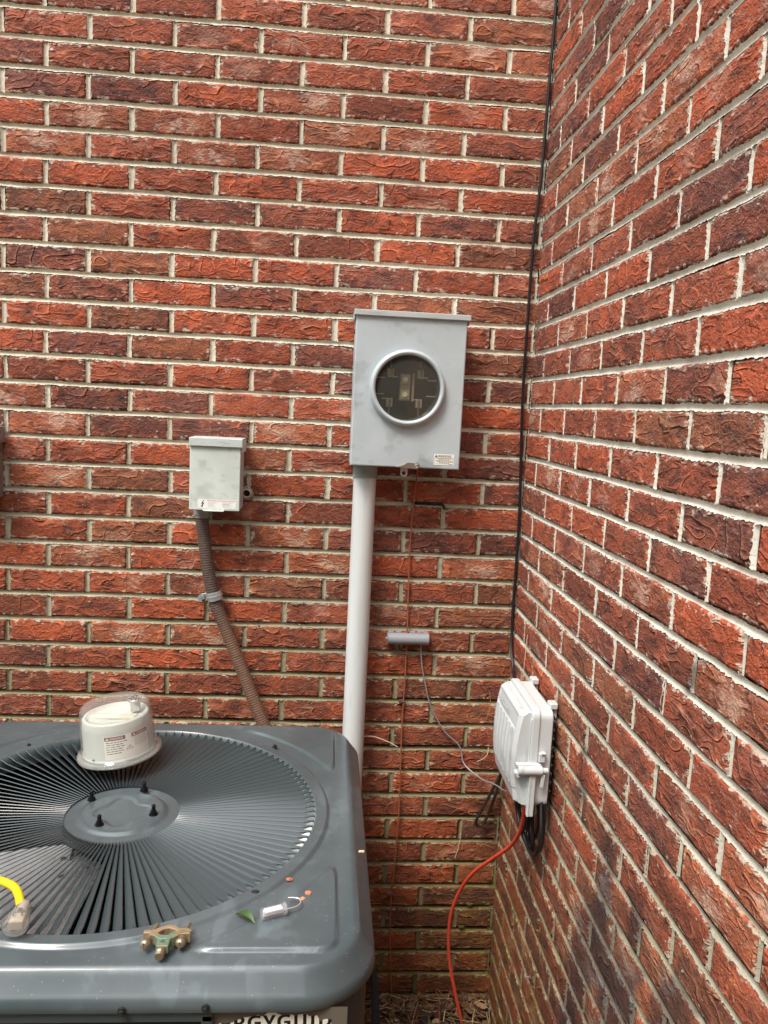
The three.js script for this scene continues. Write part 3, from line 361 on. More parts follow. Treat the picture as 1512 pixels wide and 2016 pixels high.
  part('lock_tab', extr(lo, 0.0012, 0.0004, 1), std(0.6, 0.6, 0.6, 0.35, 0.7), mb, [-0.0005, -0.006, dp - 0.006]);
  part('knockout', cyl(0.006, 0.006, 0.004, 16).rotateZ(Math.PI / 2), BLACK, mb, [-w / 2, h - 0.045, 0.06]);
}

// ---------------------------------------------------------------- white service pipe
{
  const p = thing('conduit_pipe', 'straight white plastic pipe running down the wall below the meter box', 'pipe', [-0.4255, 0, 0.045]);
  const wp = dataTex(64, 512, (u, v) => { const a = tf(u, v, 4, 601, 4), k = 0.84 + 0.2 * a - 0.12 * ss(0.6, 0.75, tf(u, v, 7, 633, 4)); return [0.74 * k, 0.78 * k, 0.78 * k]; });
  part('tube', [at(cyl(0.0292, 0.0292, 1.53, 40), 0, 0.757, 0)], phys(1, 1, 1, 0.38, { map: wp }), p);
  part('collar', [at(cyl(0.0315, 0.0315, 0.032, 40), 0, 1.5365, 0), at(cyl(0.0322, 0.0322, 0.004, 40), 0, 1.522, 0)], std(0.3, 0.33, 0.32, 0.5), p);
}

// ---------------------------------------------------------------- small disconnect box, its hose and clamp
{
  const b = thing('disconnect_box', 'small pale grey metal switch box with a hinged hood, left of the meter box', 'electrical box', [-0.7985, 1.424, 0]);
  const M = phys(1, 1, 1, 0.5, { map: galvTone(451, 0.64, 0.71, 0.67, 0.24) }), w = 0.124, h = 0.178;
  part('case', at(rbox(w - 0.006, h - 0.004, 0.08, 0.002), 0.002, h / 2, 0.042), METAL2, b);
  const c = rbox(w, h - 0.018, 0.014, 0.0022); { const p = c.attributes.position, u = c.attributes.uv; for (let i = 0; i < p.count; i++) u.setXY(i, p.getX(i) * 3 + 0.5, p.getY(i) * 3 + 0.5); }
  part('door', c, M, b, [-0.001, (h - 0.018) / 2, 0.084]);
  part('hood', [at(rbox(w + 0.006, 0.0205, 0.006, 0.0015), 0.0005, h - 0.0085, 0.0945), at(rbox(w + 0.006, 0.003, 0.094, 0.001), 0.0005, h + 0.0005, 0.049), at(rbox(0.003, 0.034, 0.085, 0.001), w / 2 + 0.002, h - 0.015, 0.047), at(rbox(0.003, 0.03, 0.085, 0.001), -w / 2 - 0.001, h - 0.013, 0.047)], phys(1, 1, 1, 0.45, { map: galvTone(471, 0.58, 0.64, 0.63, 0.14) }), b);
  const lt = canvasTex(512, 128, (x) => { x.fillStyle = '#f4f4f2'; x.fillRect(0, 0, 512, 128); x.fillStyle = '#17171a'; x.beginPath(); x.moveTo(78, 12); x.lineTo(48, 62); x.lineTo(66, 66); x.lineTo(52, 92); x.lineTo(44, 90); x.lineTo(56, 116); x.lineTo(76, 96); x.lineTo(68, 94); x.lineTo(88, 50); x.lineTo(68, 50); x.lineTo(86, 14); x.closePath(); x.fill(); x.fillStyle = '#d98f93'; let q = 3; for (let p = 130; p < 480; ) { const w2 = 10 + (q * 13) % 22; x.fillRect(p, 12, w2, 12); p += w2 + 7; q++; } for (const [x0, n] of [[135, 130], [330, 150]]) for (let i = 0; i < 6; i++) { x.fillStyle = i === 2 && x0 > 200 ? '#555' : '#b9b6b6'; x.fillRect(x0, 36 + i * 14, n - (i * 29) % 60, 5); } });
  part('warning_label', at(new THREE.PlaneGeometry(0.0945, 0.0225), 0, 0, 0), new THREE.MeshStandardMaterial({ map: lt, roughness: 0.5, side: THREE.DoubleSide }), b, [0.0055, 0.0165, 0.0914]);
  part('pull_tab', [at(rbox(0.048, 0.0025, 0.008, 0.001), -0.002, 0.0, 0.0), at(rbox(0.004, 0.0045, 0.008, 0.001), -0.026, 0.001, 0), at(rbox(0.004, 0.0045, 0.008, 0.001), 0.022, 0.001, 0)], M, b, [0, -0.0005, 0.093]);
  part('hose_fitting', [at(cyl(0.0215, 0.0215, 0.018, 8), 0, 0, 0), at(cyl(0.018, 0.018, 0.01, 24), 0, -0.012, 0)], std(0.3, 0.31, 0.29, 0.5, 0.3), b, [-0.0395, -0.0095, 0.034]);
}
{ // ribbed hose
  const path = new THREE.CatmullRomCurve3([[-0.838, 1.41, 0.034], [-0.836, 1.38, 0.033], [-0.8315, 1.3425, 0.03], [-0.8224, 1.2762, 0.029], [-0.8122, 1.2228, 0.028], [-0.798, 1.1692, 0.027], [-0.7703, 1.1019, 0.029], [-0.7353, 1.0202, 0.036], [-0.6999, 0.9375, 0.045], [-0.6641, 0.8566, 0.055], [-0.62, 0.76, 0.07], [-0.6, 0.6, 0.08], [-0.6, 0.45, 0.12]].map((p) => V(...p)), false, 'centripetal');
  const L = path.getLength(), seg = Math.round(L / 0.0011), fr = path.computeFrenetFrames(seg, false), pos = [], col = [], idx = [], Q = 16;
  for (let i = 0; i <= seg; i++) { const t = i / seg, c = path.getPointAt(t), ph = 0.5 + 0.5 * Math.cos(t * L / 0.0064 * 2 * Math.PI), r = 0.0157 + 0.0011 * Math.sqrt(ph), y = c.y, rust = ss(1.22, 1.05, y) ;
    for (let k = 0; k < Q; k++) { const a = k / Q * 2 * Math.PI, n = fr.normals[i].clone().multiplyScalar(Math.cos(a) * r).addScaledVector(fr.binormals[i], Math.sin(a) * r).add(c); pos.push(n.x, n.y, n.z); const g = [0.13, 0.09, 0.07], o = [0.2, 0.09, 0.045], d = [0.07, 0.05, 0.042]; const lo = o.map((v, q) => mix(d[q], v, rust)); const sp = 0.85 + 0.3 * h2(Math.round(i / 5), k, 77); col.push(...g.map((v, q) => mix(lo[q], v, ph) * sp)); } }
  for (let i = 0; i < seg; i++) for (let k = 0; k < Q; k++) { const a = i * Q + k, b = i * Q + (k + 1) % Q; idx.push(a, b, b + Q, a, b + Q, a + Q); }
  const g = new THREE.BufferGeometry(); g.setAttribute('position', new THREE.Float32BufferAttribute(pos, 3)); g.setAttribute('color', new THREE.Float32BufferAttribute(col, 3)); g.setIndex(idx); g.computeVertexNormals();
  tag(part('flexible_conduit', g, new THREE.MeshStandardMaterial({ vertexColors: true, roughness: 0.6, side: THREE.DoubleSide })), 'brown ribbed hose curving down from the small switch box behind the air conditioner', 'hose');
  const st = thing('conduit_strap', 'shiny metal clamp holding the brown ribbed hose to the wall', 'clamp', [-0.802, 1.192, 0.028]); st.rotation.z = 0.27;
  const ZN = std(0.5, 0.52, 0.53, 0.35, 0.55);
  part('band', (() => { const s = new THREE.Shape(), q = new THREE.Path(); s.absarc(0, 0, 0.0195, -0.5, Math.PI + 0.3, false); s.absarc(0, 0, 0.018, Math.PI + 0.3, -0.5, true); const e = extr(s, 0.021, 0.0006, 2, 24); e.rotateX(Math.PI / 2); e.translate(0, 0.0105, 0); return e; })(), ZN, st);
  part('rib', (() => { const s = new THREE.Shape(); s.absarc(0, 0, 0.0206, 0, Math.PI, false); s.absarc(0, 0, 0.019, Math.PI, 0, true); const e = extr(s, 0.003, 0.0005, 2, 24); e.rotateX(Math.PI / 2); e.translate(0, 0.0015, 0); return e; })(), ZN, st);
  const tb = part('tab', [at(rbox(0.022, 0.021, 0.002, 0.001), 0, 0, 0), at(cyl(0.0105, 0.0105, 0.002, 20).rotateX(Math.PI / 2), -0.009, 0, 0)], ZN, st, [-0.027, 0, -0.012]); part('screw', [at(cyl(0.0048, 0.0052, 0.003, 6).rotateX(Math.PI / 2), 0, 0, 0.0025), at(cyl(0.0062, 0.0062, 0.001, 16).rotateX(Math.PI / 2), 0, 0, 0.0012)], std(0.6, 0.6, 0.6, 0.3, 0.8), tb, [-0.006, 0, 0]);
}
{ // open pipe end beside the switch box, and the box at the left edge
  const s = thing('pipe_stub', 'short open pale pipe end sticking out of the wall beside the switch box', 'pipe end', [-0.7285, 1.461, 0]);
  part('rim', (() => { const q = lathe([[0.0085, -0.02], [0.0085, 0.012], [0.0095, 0.014], [0.0115, 0.013], [0.012, 0.011], [0.012, -0.02]], 32); q.rotateX(Math.PI / 2); return q; })(), std(0.5, 0.42, 0.34, 0.7), s); part('bore', at(new THREE.CircleGeometry(0.0086, 24), 0, 0, 0.001), BLACK, s);
  part('caulk', (() => { const q = new THREE.TorusGeometry(0.0135, 0.0035, 8, 24); const p = q.attributes.position; for (let i = 0; i < p.count; i++) p.setXYZ(i, p.getX(i) * (0.9 + 0.3 * vn(i * 0.21, 0, 3)), p.getY(i) * (0.9 + 0.3 * vn(i * 0.21, 0, 3)), p.getZ(i)); q.computeVertexNormals(); return q; })(), std(0.4, 0.33, 0.26, 0.9), s, [0, 0, 0.001]);
  const b = thing('junction_box', 'brownish grey metal box cut off by the left edge of the view', 'electrical box', [-1.4025, 1.427, 0]); const M = std(0.2, 0.17, 0.165, 0.5);
  part('case', at(rbox(0.122, 0.15, 0.076, 0.003), 0, 0.075, 0.04), M, b); part('hood', [at(rbox(0.132, 0.04, 0.01, 0.002), 0, 0.158, 0.081), at(rbox(0.132, 0.003, 0.08, 0.001), 0, 0.178, 0.042), at(rbox(0.003, 0.04, 0.078, 0.001), 0.0655, 0.159, 0.042)], std(0.22, 0.185, 0.19, 0.45), b);
  part('knockout', new THREE.TorusGeometry(0.011, 0.0009, 6, 30).rotateY(Math.PI / 2), std(0.4, 0.36, 0.35, 0.35, 0.4), b, [0.0613, 0.042, 0.045]); part('door', at(rbox(0.118, 0.13, 0.006, 0.002), 0, 0.07, 0.08), std(0.21, 0.18, 0.17, 0.5), b); part('hose_fitting', cyl(0.02, 0.02, 0.02, 8), std(0.2, 0.19, 0.18, 0.5), b, [0, -0.01, 0.03]);
}

// ---------------------------------------------------------------- wires on the wall
const COPPER = std(0.42, 0.14, 0.075, 0.42, 0.3);
{
  const R = rng(71), pts = [[-0.2864, 1.56], [-0.2864, 1.5412], [-0.2915, 1.4604], [-0.2955, 1.3584], [-0.2945, 1.2622], [-0.2921, 1.165], [-0.2901, 1.1019], [-0.2899, 1.0453], [-0.29, 0.9669], [-0.291, 0.8806], [-0.2907, 0.7933], [-0.289, 0.7052], [-0.2872, 0.6162], [-0.2875, 0.5111], [-0.2915, 0.42], [-0.2962, 0.3434], [-0.2922, 0.2038], [-0.2852, 0.0936], [-0.2736, -0.03]].map(([x, y], i) => [x, y, i === 0 ? 0.02 : 0.0055 + R() * 0.004]);
  tag(part('ground_wire', tubeG(pts, 0.0021, 160, 8), COPPER), 'thin bare copper wire running down the wall from the meter box to the ground', 'wire');
  const stp = (x, y, label) => { const t = thing('wire_clip', label, 'clip', [x, y, 0]); part('strap', new THREE.TorusGeometry(0.0045, 0.0014, 8, 12, Math.PI).rotateX(Math.PI / 2), std(0.1, 0.08, 0.07, 0.6), t, [0, 0, 0.005]); part('base', rbox(0.014, 0.008, 0.006, 0.001), std(0.13, 0.09, 0.075, 0.7), t, [-0.004, 0, 0.003]); part('nail_head', cyl(0.0045, 0.005, 0.004, 12).rotateX(Math.PI / 2), std(0.17, 0.13, 0.11, 0.5, 0.4), t, [-0.0075, 0.001, 0.009]); };
  stp(-0.2925, 0.908, 'small dark clip pinning the copper wire to the wall halfway down'); stp(-0.2955, 0.343, 'small dirty clip on the copper wire low down by the air conditioner');
  tag(part('dark_joint_gap', capped([[-0.296, 1.4555, -0.004], [-0.27, 1.4548, 0.001], [-0.24, 1.4535, 0.0015], [-0.218, 1.452, 0.001], [-0.2105, 1.447, 0.0005], [-0.2095, 1.441, -0.001]], 0.0032, 40, 8), BLACK), 'black tube added to darken the open mortar joint just below the meter box', 'wire');  // added black tube standing for the dark gap of missing mortar
  const bb = thing('bonding_bridge', 'short horizontal grey plastic cylinder with notched top, fixed over the copper wire', 'wire connector', [-0.2895, 1.088, 0.019]); const GP = std(0.3, 0.31, 0.34, 0.42);
  part('cover', [cyl(0.0155, 0.0155, 0.107, 32).rotateZ(Math.PI / 2), at(rbox(0.105, 0.02, 0.016, 0.002), 0, 0.002, -0.009)], GP, bb);
  for (const x of [-0.046, -0.026, 0.012, 0.03, 0.046]) part('lug', rbox(x === 0.03 ? 0.012 : 0.015, 0.008, 0.01, 0.001), GP, bb, [x, 0.0155, -0.004]); part('end_cap', [at(cyl(0.0165, 0.0165, 0.003, 32).rotateZ(Math.PI / 2), 0, 0, 0), at(cyl(0.004, 0.004, 0.004, 12).rotateZ(Math.PI / 2), -0.003, 0, 0)], std(0.27, 0.28, 0.3, 0.45), bb, [-0.054, 0, 0]); part('end_cap', at(cyl(0.0165, 0.0165, 0.003, 32).rotateZ(Math.PI / 2), 0, 0, 0), std(0.27, 0.28, 0.3, 0.45), bb, [0.0545, 0, 0]);
  tag(part('bonding_wire', tubeG([[-0.2525, 1.085, 0.014], [-0.2517, 1.0667, 0.01], [-0.246, 1.0129, 0.009], [-0.2331, 0.9561, 0.01], [-0.222, 0.915, 0.011], [-0.2128, 0.8918, 0.011], [-0.174, 0.8273, 0.012], [-0.1291, 0.7843, 0.012], [-0.1165, 0.7403, 0.02], [-0.0846, 0.7226, 0.06], [-0.0633, 0.7576, 0.18], [-0.0604, 0.8003, 0.3], [-0.055, 0.845, 0.36]], 0.0019, 140, 8), std(0.36, 0.36, 0.37, 0.4, 0.3)), 'thin grey wire sagging from the grey cylinder to the white telephone box', 'wire');
  tag(part('coaxial_cable', tubeG([[-0.005, 3.3, 0.012], [-0.0073, 2.7115, 0.012], [-0.0102, 2.4989, 0.011], [-0.0136, 2.3049, 0.012], [-0.022, 2.143, 0.012], [-0.0225, 1.9275, 0.011], [-0.022, 1.7718, 0.011], [-0.0175, 1.64, 0.011], [-0.0085, 1.452, 0.01], [-0.007, 1.2869, 0.011], [-0.007, 1.1184, 0.014], [-0.009, 1.03, 0.06], [-0.014, 0.98, 0.2], [-0.014, 0.9, 0.3]], 0.0039, 160, 10), std(0.012, 0.012, 0.014, 0.4)), 'black cable running straight down in the corner between the two walls', 'cable');
}

// ---------------------------------------------------------------- white telephone box on the right wall
{
  const t = thing('telephone_box', 'white plastic telephone junction box on the right wall, with a latch on its side', 'utility box', [0, 0.853, 0.3725]);
  const wt = dataTex(256, 256, (u, v) => { const a = tf(u, v, 4, 701, 5), k = 0.92 + 0.13 * a, g = ss(0.55, 0.75, tf(u, v, 6, 733, 4)) * 0.12; return [0.6 * k - g, 0.63 * k - g, 0.64 * k - g * 1.2]; });
  const WH = phys(1, 1, 1, 0.42, { map: wt }); const H = 0.216, Wd = 0.21; // local: x = -distance from wall, y up, z along wall
  const rr2 = (hz, hy, r) => { const s = new THREE.Shape(); s.moveTo(-hz + r, -hy); s.lineTo(hz - r, -hy); s.quadraticCurveTo(hz, -hy, hz, -hy + r); s.lineTo(hz, hy - r); s.quadraticCurveTo(hz, hy, hz - r, hy); s.lineTo(-hz + r, hy); s.quadraticCurveTo(-hz, hy, -hz, hy - r); s.lineTo(-hz, -hy + r); s.quadraticCurveTo(-hz, -hy, -hz + r, -hy); return s; };
  const slab = (hz, hy, r, x0, x1, bev) => { const e = extr(rr2(hz - bev, hy - bev, r), Math.abs(x1 - x0) - 2 * bev, bev, 3, 8); e.rotateY(-Math.PI / 2); e.translate(-x0 - bev, 0, 0); return e; };
  part('back_box', at(slab(Wd / 2, H / 2, 0.016, 0.018, 0.05, 0.003), 0, H / 2, 0), WH, t);
  part('lid_flange', at(slab(Wd / 2 + 0.004, H / 2 + 0.005, 0.018, 0.047, 0.066, 0.0035), 0, H / 2 + 0.001, 0), WH, t);
  // bulging lid: loft of rounded rectangles with a curved, fluted front
  { const hz = Wd / 2 - 0.004, hy = H / 2 - 0.004, NZ = 120, NY = 60, pos = [], idx = [], uv = []; const fx = (a, b) => { const y = b * hy, z = a * hz, e = Math.max(Math.abs(a), Math.abs(b)); let d = 0.091 + 0.011 * (1 - Math.pow(b - (-0.05), 2) * 1.1); const band = b > 0.58 && b < 0.88 && Math.abs(a) < 0.86 ? -0.0022 : 0; const fl = b < 0.56 && b > -0.62 && Math.abs(a) < 0.84 ? 0.0016 * Math.cos(a * 5.5 * Math.PI * 1.3) * ss(0.84, 0.76, Math.abs(a)) : 0; const lowb = b < -0.66 ? -0.0018 : 0; d += band + fl + lowb; const cz = ss(1, 0.9, Math.abs(a)), cy = ss(1, 0.93, Math.abs(b)); d -= 0.008 * (1 - cz) + 0.008 * (1 - cy); return [d, y, z, e]; };
    for (let j = 0; j <= NY; j++) for (let i = 0; i <= NZ; i++) { const a = -1 + 2 * i / NZ, b = -1 + 2 * j / NY, [d, y, z] = fx(a, b); pos.push(-d, y + H / 2, z); uv.push(a * 0.5, b * 0.5); }
    for (let j = 0; j < NY; j++) for (let i = 0; i < NZ; i++) { const a = j * (NZ + 1) + i; idx.push(a, a + 1, a + NZ + 2, a, a + NZ + 2, a + NZ + 1); }
    const ring = []; for (let i = 0; i < NZ; i++) ring.push(i); for (let j = 0; j < NY; j++) ring.push(j * (NZ + 1) + NZ); for (let i = NZ; i > 0; i--) ring.push(NY * (NZ + 1) + i); for (let j = NY; j > 0; j--) ring.push(j * (NZ + 1));
    const b0 = pos.length / 3; for (const q of ring) { pos.push(-0.06, pos[3 * q + 1], pos[3 * q + 2]); uv.push(0.3, 0.3); } for (let i = 0; i < ring.length; i++) { const n = (i + 1) % ring.length; idx.push(ring[i], b0 + i, b0 + n, ring[i], b0 + n, ring[n]); }
    let g = new THREE.BufferGeometry(); g.setAttribute('position', new THREE.Float32BufferAttribute(pos, 3)); g.setAttribute('uv', new THREE.Float32BufferAttribute(uv, 2)); g.setIndex(idx); g = g.toNonIndexed(); g.computeVertexNormals(); part('lid', mergeVertices(g, 1e-5), WH, t); }
  part('side_rib', rbox(0.005, 0.15, 0.004, 0.0015), WH, t, [-0.066, 0.125, Wd / 2 + 0.001]);
  const lz = Wd / 2 + 0.012;
  const latch = part('latch', [at(cyl(0.0105, 0.0105, 0.052, 24).rotateZ(Math.PI / 2), -0.066, 0.0905, lz), at(rbox(0.054, 0.006, 0.016, 0.002), -0.068, 0.1005, lz - 0.006), at(rbox(0.008, 0.014, 0.016, 0.002).rotateZ(0.5), -0.093, 0.082, lz - 0.002), at(cyl(0.0062, 0.0062, 0.014, 16).rotateZ(Math.PI / 2), -0.034, 0.09, lz)], WH, t);
  part('handle', [at(rbox(0.0145, 0.1, 0.008, 0.002), -0.0585, 0.035, lz - 0.002), at(rbox(0.005, 0.1, 0.014, 0.002), -0.0635, 0.035, lz - 0.004)], WH, latch);
  part('hanging_tag', rbox(0.0075, 0.028, 0.003, 0.001).rotateZ(-0.1), WH, latch, [-0.0375, 0.068, lz + 0.004]);
  part('hinge_clip', [at(rbox(0.014, 0.02, 0.01, 0.002), 0, 0, 0), at(rbox(0.01, 0.003, 0.014, 0.001), 0.002, 0.011, 0.002)], WH, t, [-0.04, 0.117, Wd / 2 + 0.006]);
  for (const z of [-0.09, 0.068]) part('mounting_ear', [at(rbox(0.018, 0.014, 0.026, 0.003), -0.012, 0, 0), at(rbox(0.008, 0.03, 0.01, 0.002), -0.006, -0.015, 0)], WH, t, [0, H - 0.001 + 0.004, z]);
  for (let i = 0; i < 9; i++) part('wire_clip', new THREE.SphereGeometry(0.0042, 10, 8), std(0.1, 0.1, 0.1, 0.5), t, [-0.012, 0.03 + i * 0.02, Wd / 2 - 0.016]);
  part('back_plate', at(rbox(0.008, H - 0.03, Wd - 0.03, 0.002), -0.0135, H / 2, 0), std(0.03, 0.03, 0.032, 0.6), t);
  const emb = []; const R = rng(15); for (let i = 0; i < 7; i++) emb.push(at(rbox(0.0012, 0.011 + R() * 0.004, 0.0035, 0.0005), -0.1002, 0.1885 + 0.001, -0.06 + i * 0.013), at(rbox(0.0012, 0.003, 0.007, 0.0005), -0.1002, 0.1885 + (R() - 0.5) * 0.011, -0.057 + i * 0.013)); part('embossed_mark', emb, WH, t);
}
const CAB = std(0.013, 0.013, 0.014, 0.38);
{
  tag(part('coiled_cable', [tubeG([[-0.05, 0.87, 0.33], [-0.036, 0.8, 0.27], [-0.028, 0.74, 0.275], [-0.022, 0.7, 0.33], [-0.02, 0.706, 0.4], [-0.02, 0.755, 0.465], [-0.022, 0.87, 0.47]], 0.004, 90, 10), tubeG([[-0.05, 0.87, 0.4], [-0.045, 0.8, 0.35], [-0.04, 0.75, 0.37], [-0.035, 0.722, 0.425], [-0.035, 0.75, 0.485], [-0.034, 0.8, 0.5], [-0.03, 0.87, 0.47]], 0.004, 90, 10), tubeG([[-0.03, 0.88, 0.4], [-0.028, 0.78, 0.41], [-0.026, 0.735, 0.42], [-0.024, 0.715, 0.4], [-0.02, 0.725, 0.355], [-0.02, 0.8, 0.36], [-0.02, 0.87, 0.36]], 0.0044, 90, 10), tubeG([[-0.028, 0.87, 0.43], [-0.022, 0.8, 0.44], [-0.018, 0.735, 0.4], [-0.018, 0.705, 0.37], [-0.016, 0.712, 0.32], [-0.016, 0.76, 0.33]], 0.004, 80, 10)], CAB), 'black cables looped in slack coils under the white telephone box', 'cable');
  tag(part('drip_loop', [tubeG([[-0.045, 0.86, 0.3], [-0.02, 0.8, 0.17], [-0.0175, 0.7258, 0.05], [-0.0305, 0.692, 0.045], [-0.0433, 0.6569, 0.04], [-0.0676, 0.5976, 0.035], [-0.0735, 0.575, 0.03], [-0.0695, 0.5625, 0.028], [-0.0583, 0.5615, 0.026], [-0.0485, 0.573, 0.025], [-0.0389, 0.5955, 0.024], [-0.0252, 0.64, 0.022], [-0.0136, 0.6941, 0.02], [-0.01, 0.8, 0.1], [-0.012, 0.87, 0.28]], 0.0041, 150, 10)], std(0.022, 0.017, 0.015, 0.5)), 'brown black cable hanging in a narrow loop left of the telephone box', 'cable');
  tag(part('orange_cable', tubeG([[-0.05, 0.86, 0.42], [-0.0497, 0.8075, 0.415], [-0.0475, 0.7480, 0.385], [-0.0513, 0.6757, 0.325], [-0.0737, 0.5981, 0.250], [-0.1047, 0.5076, 0.170], [-0.1239, 0.4221, 0.115], [-0.1369, 0.3335, 0.082], [-0.1371, 0.2494, 0.070], [-0.1283, 0.1728, 0.070], [-0.1124, 0.1018, 0.078], [-0.0934, 0.0298, 0.085], [-0.0777, -0.0286, 0.090]], 0.0047, 160, 12), std(0.78, 0.085, 0.045, 0.42)), 'bright orange red cable curving from the telephone box down to the ground', 'cable');
  const s = thing('wall_screw', 'small screw in a plug low on the right wall', 'screw', [0, 0.389, 0.4]); part('head', [cyl(0.0055, 0.0045, 0.004, 14).rotateZ(Math.PI / 2)], std(0.55, 0.52, 0.48, 0.35, 0.6), s, [-0.014, 0.002, 0]); part('shank', cyl(0.0022, 0.0022, 0.016, 10).rotateZ(Math.PI / 2), std(0.4, 0.36, 0.33, 0.4, 0.6), s, [-0.007, 0.001, 0]); part('plug', cyl(0.006, 0.005, 0.006, 14).rotateZ(Math.PI / 2), std(0.12, 0.08, 0.07, 0.7), s, [-0.002, 0, 0]);
  tag(part('insulated_hose', tubeG([[-0.43, 0.42, 0.18], [-0.375, 0.27, 0.14], [-0.348, 0.19, 0.12], [-0.338, 0.12, 0.115], [-0.332, 0.03, 0.12], [-0.33, -0.03, 0.13]], 0.0115, 80, 14), std(0.055, 0.058, 0.06, 0.7)), 'dark grey insulated hose reaching the ground beside the air conditioner', 'hose');
}

// ---------------------------------------------------------------- things lying on the air conditioner
const CLEAR = (r, g, b, rough = 0.05) => new THREE.MeshPhysicalMaterial({ color: lin(r, g, b), roughness: rough, transmission: 1, thickness: 0, ior: 1.49, side: THREE.DoubleSide });
{ // glass meter resting on its contact blades
  const j = thing('electric_meter', 'removed electric meter with clear dome over a white body, standing on the fan grille', 'electric meter', [-0.9475, 0.9035, 0.392]); j.rotation.set(0.03, -0.25, 0.115);
  const b0 = 0.024;
  part('dome', lathe([[0.087, b0], [0.089, b0 + 0.004], [0.087, b0 + 0.008], [0.081, b0 + 0.011], [0.0785, b0 + 0.018], [0.0755, b0 + 0.07], [0.0735, b0 + 0.1], [0.0705, b0 + 0.108], [0.063, b0 + 0.1125], [0.03, b0 + 0.1145], [0, b0 + 0.115]], 72), new THREE.MeshPhysicalMaterial({ color: lin(0.95, 0.95, 0.92), roughness: 0.05, transmission: 0.88, thickness: 0, ior: 1.49, side: THREE.DoubleSide }), j);
  part('flange', lathe([[0.05, b0 - 0.004], [0.086, b0 - 0.004], [0.0885, b0 - 0.001], [0.087, b0 + 0.002], [0.05, b0 + 0.003]], 72), phys(0.6, 0.61, 0.58, 0.12, { transmission: 0.7, thickness: 0.004, ior: 1.49 }), j);
  const wh = std(0.6, 0.63, 0.61, 0.5);
  part('body', lathe([[0, b0 + 0.004], [0.076, b0 + 0.004], [0.0765, b0 + 0.01], [0.073, b0 + 0.014], [0.0715, b0 + 0.07], [0.0705, b0 + 0.071], [0.0698, b0 + 0.084], [0.067, b0 + 0.088], [0.061, b0 + 0.0885], [0.06, b0 + 0.08], [0, b0 + 0.078]], 72), wh, j);
  part('top_bar', rbox(0.1, 0.006, 0.022, 0.002), std(0.6, 0.6, 0.5, 0.5), j, [0, b0 + 0.082, 0.004]);
  part('reset_post', [at(cyl(0.011, 0.011, 0.024, 20), 0, 0, 0), at(new THREE.TorusGeometry(0.013, 0.003, 8, 24).rotateX(Math.PI / 2), 0, 0.012, 0)], std(0.55, 0.55, 0.53, 0.25, 0.7), j, [0.036, b0 + 0.098, -0.022]);
  for (const a of [0.5, 1.1, 2.2, 3.6, 4.4]) part('reset_nut', rbox(0.008, 0.005, 0.006, 0.001), std(0.3, 0.3, 0.3, 0.3, 0.8), j, [0.036 + 0.011 * Math.cos(a), b0 + 0.1125, -0.022 + 0.011 * Math.sin(a)]);
  const dl = canvasTex(512, 420, (x) => { x.fillStyle = '#efeee8'; x.fillRect(0, 0, 512, 420); for (const [x0, dim] of [[6, 0], [300, 1]]) { x.fillStyle = dim ? '#8d2e38' : '#7c1f2a'; x.fillRect(x0, 12, dim ? 206 : 226, 68); x.fillStyle = '#f2ece8'; x.font = 'bold 44px sans-serif'; x.save(); x.translate(x0 + 60, 62); x.scale(dim ? 0.7 : 0.8, 1); x.fillText('DANGER', 0, 0); x.restore(); x.beginPath(); x.moveTo(x0 + 32, 24); x.lineTo(x0 + 52, 64); x.lineTo(x0 + 12, 64); x.closePath(); x.fill(); x.fillStyle = dim ? '#77736f' : '#3a3836'; for (let i = 0; i < 6; i++) { let p = x0 + (dim ? 26 : 14), q = i * 5 + 2; while (p < x0 + 200 - (i * 31) % 60) { const w = 14 + (q * 29) % 34; x.fillRect(p, 108 + i * (dim ? 27 : 40), w, dim ? 7 : 13); p += w + 8; q++; } } } x.strokeStyle = '#55514e'; x.lineWidth = 5; x.fillStyle = '#e9e7e1'; x.beginPath(); x.moveTo(270, 210); x.lineTo(308, 280); x.lineTo(232, 280); x.closePath(); x.fill(); x.stroke(); x.fillStyle = '#55514e'; x.fillRect(267, 232, 7, 24); x.fillRect(267, 262, 7, 7); });
  const lg = new THREE.CylinderGeometry(0.0722, 0.0737, 0.05, 32, 1, true, 0.12, 1.35); part('danger_label', lg, new THREE.MeshStandardMaterial({ map: dl, roughness: 0.5, side: THREE.DoubleSide }), j, [0, b0 + 0.0385, 0]);
  part('vent_hole', cyl(0.002, 0.002, 0.002, 10).rotateX(Math.PI / 2), BLACK, j, [-0.018, b0 + 0.0135, 0.0745]);
  for (const [x, z] of [[-0.034, -0.03], [0.034, -0.03], [-0.034, 0.03], [0.034, 0.03]]) part('contact_blade', rbox(0.003, 0.028, 0.018, 0.001), std(0.16, 0.15, 0.15, 0.4, 0.7), j, [x, b0 - 0.014, z]);
  part('under_plate', at(cyl(0.066, 0.066, 0.006, 48), 0, b0 - 0.003, 0), std(0.02, 0.02, 0.022, 0.5), j);
}
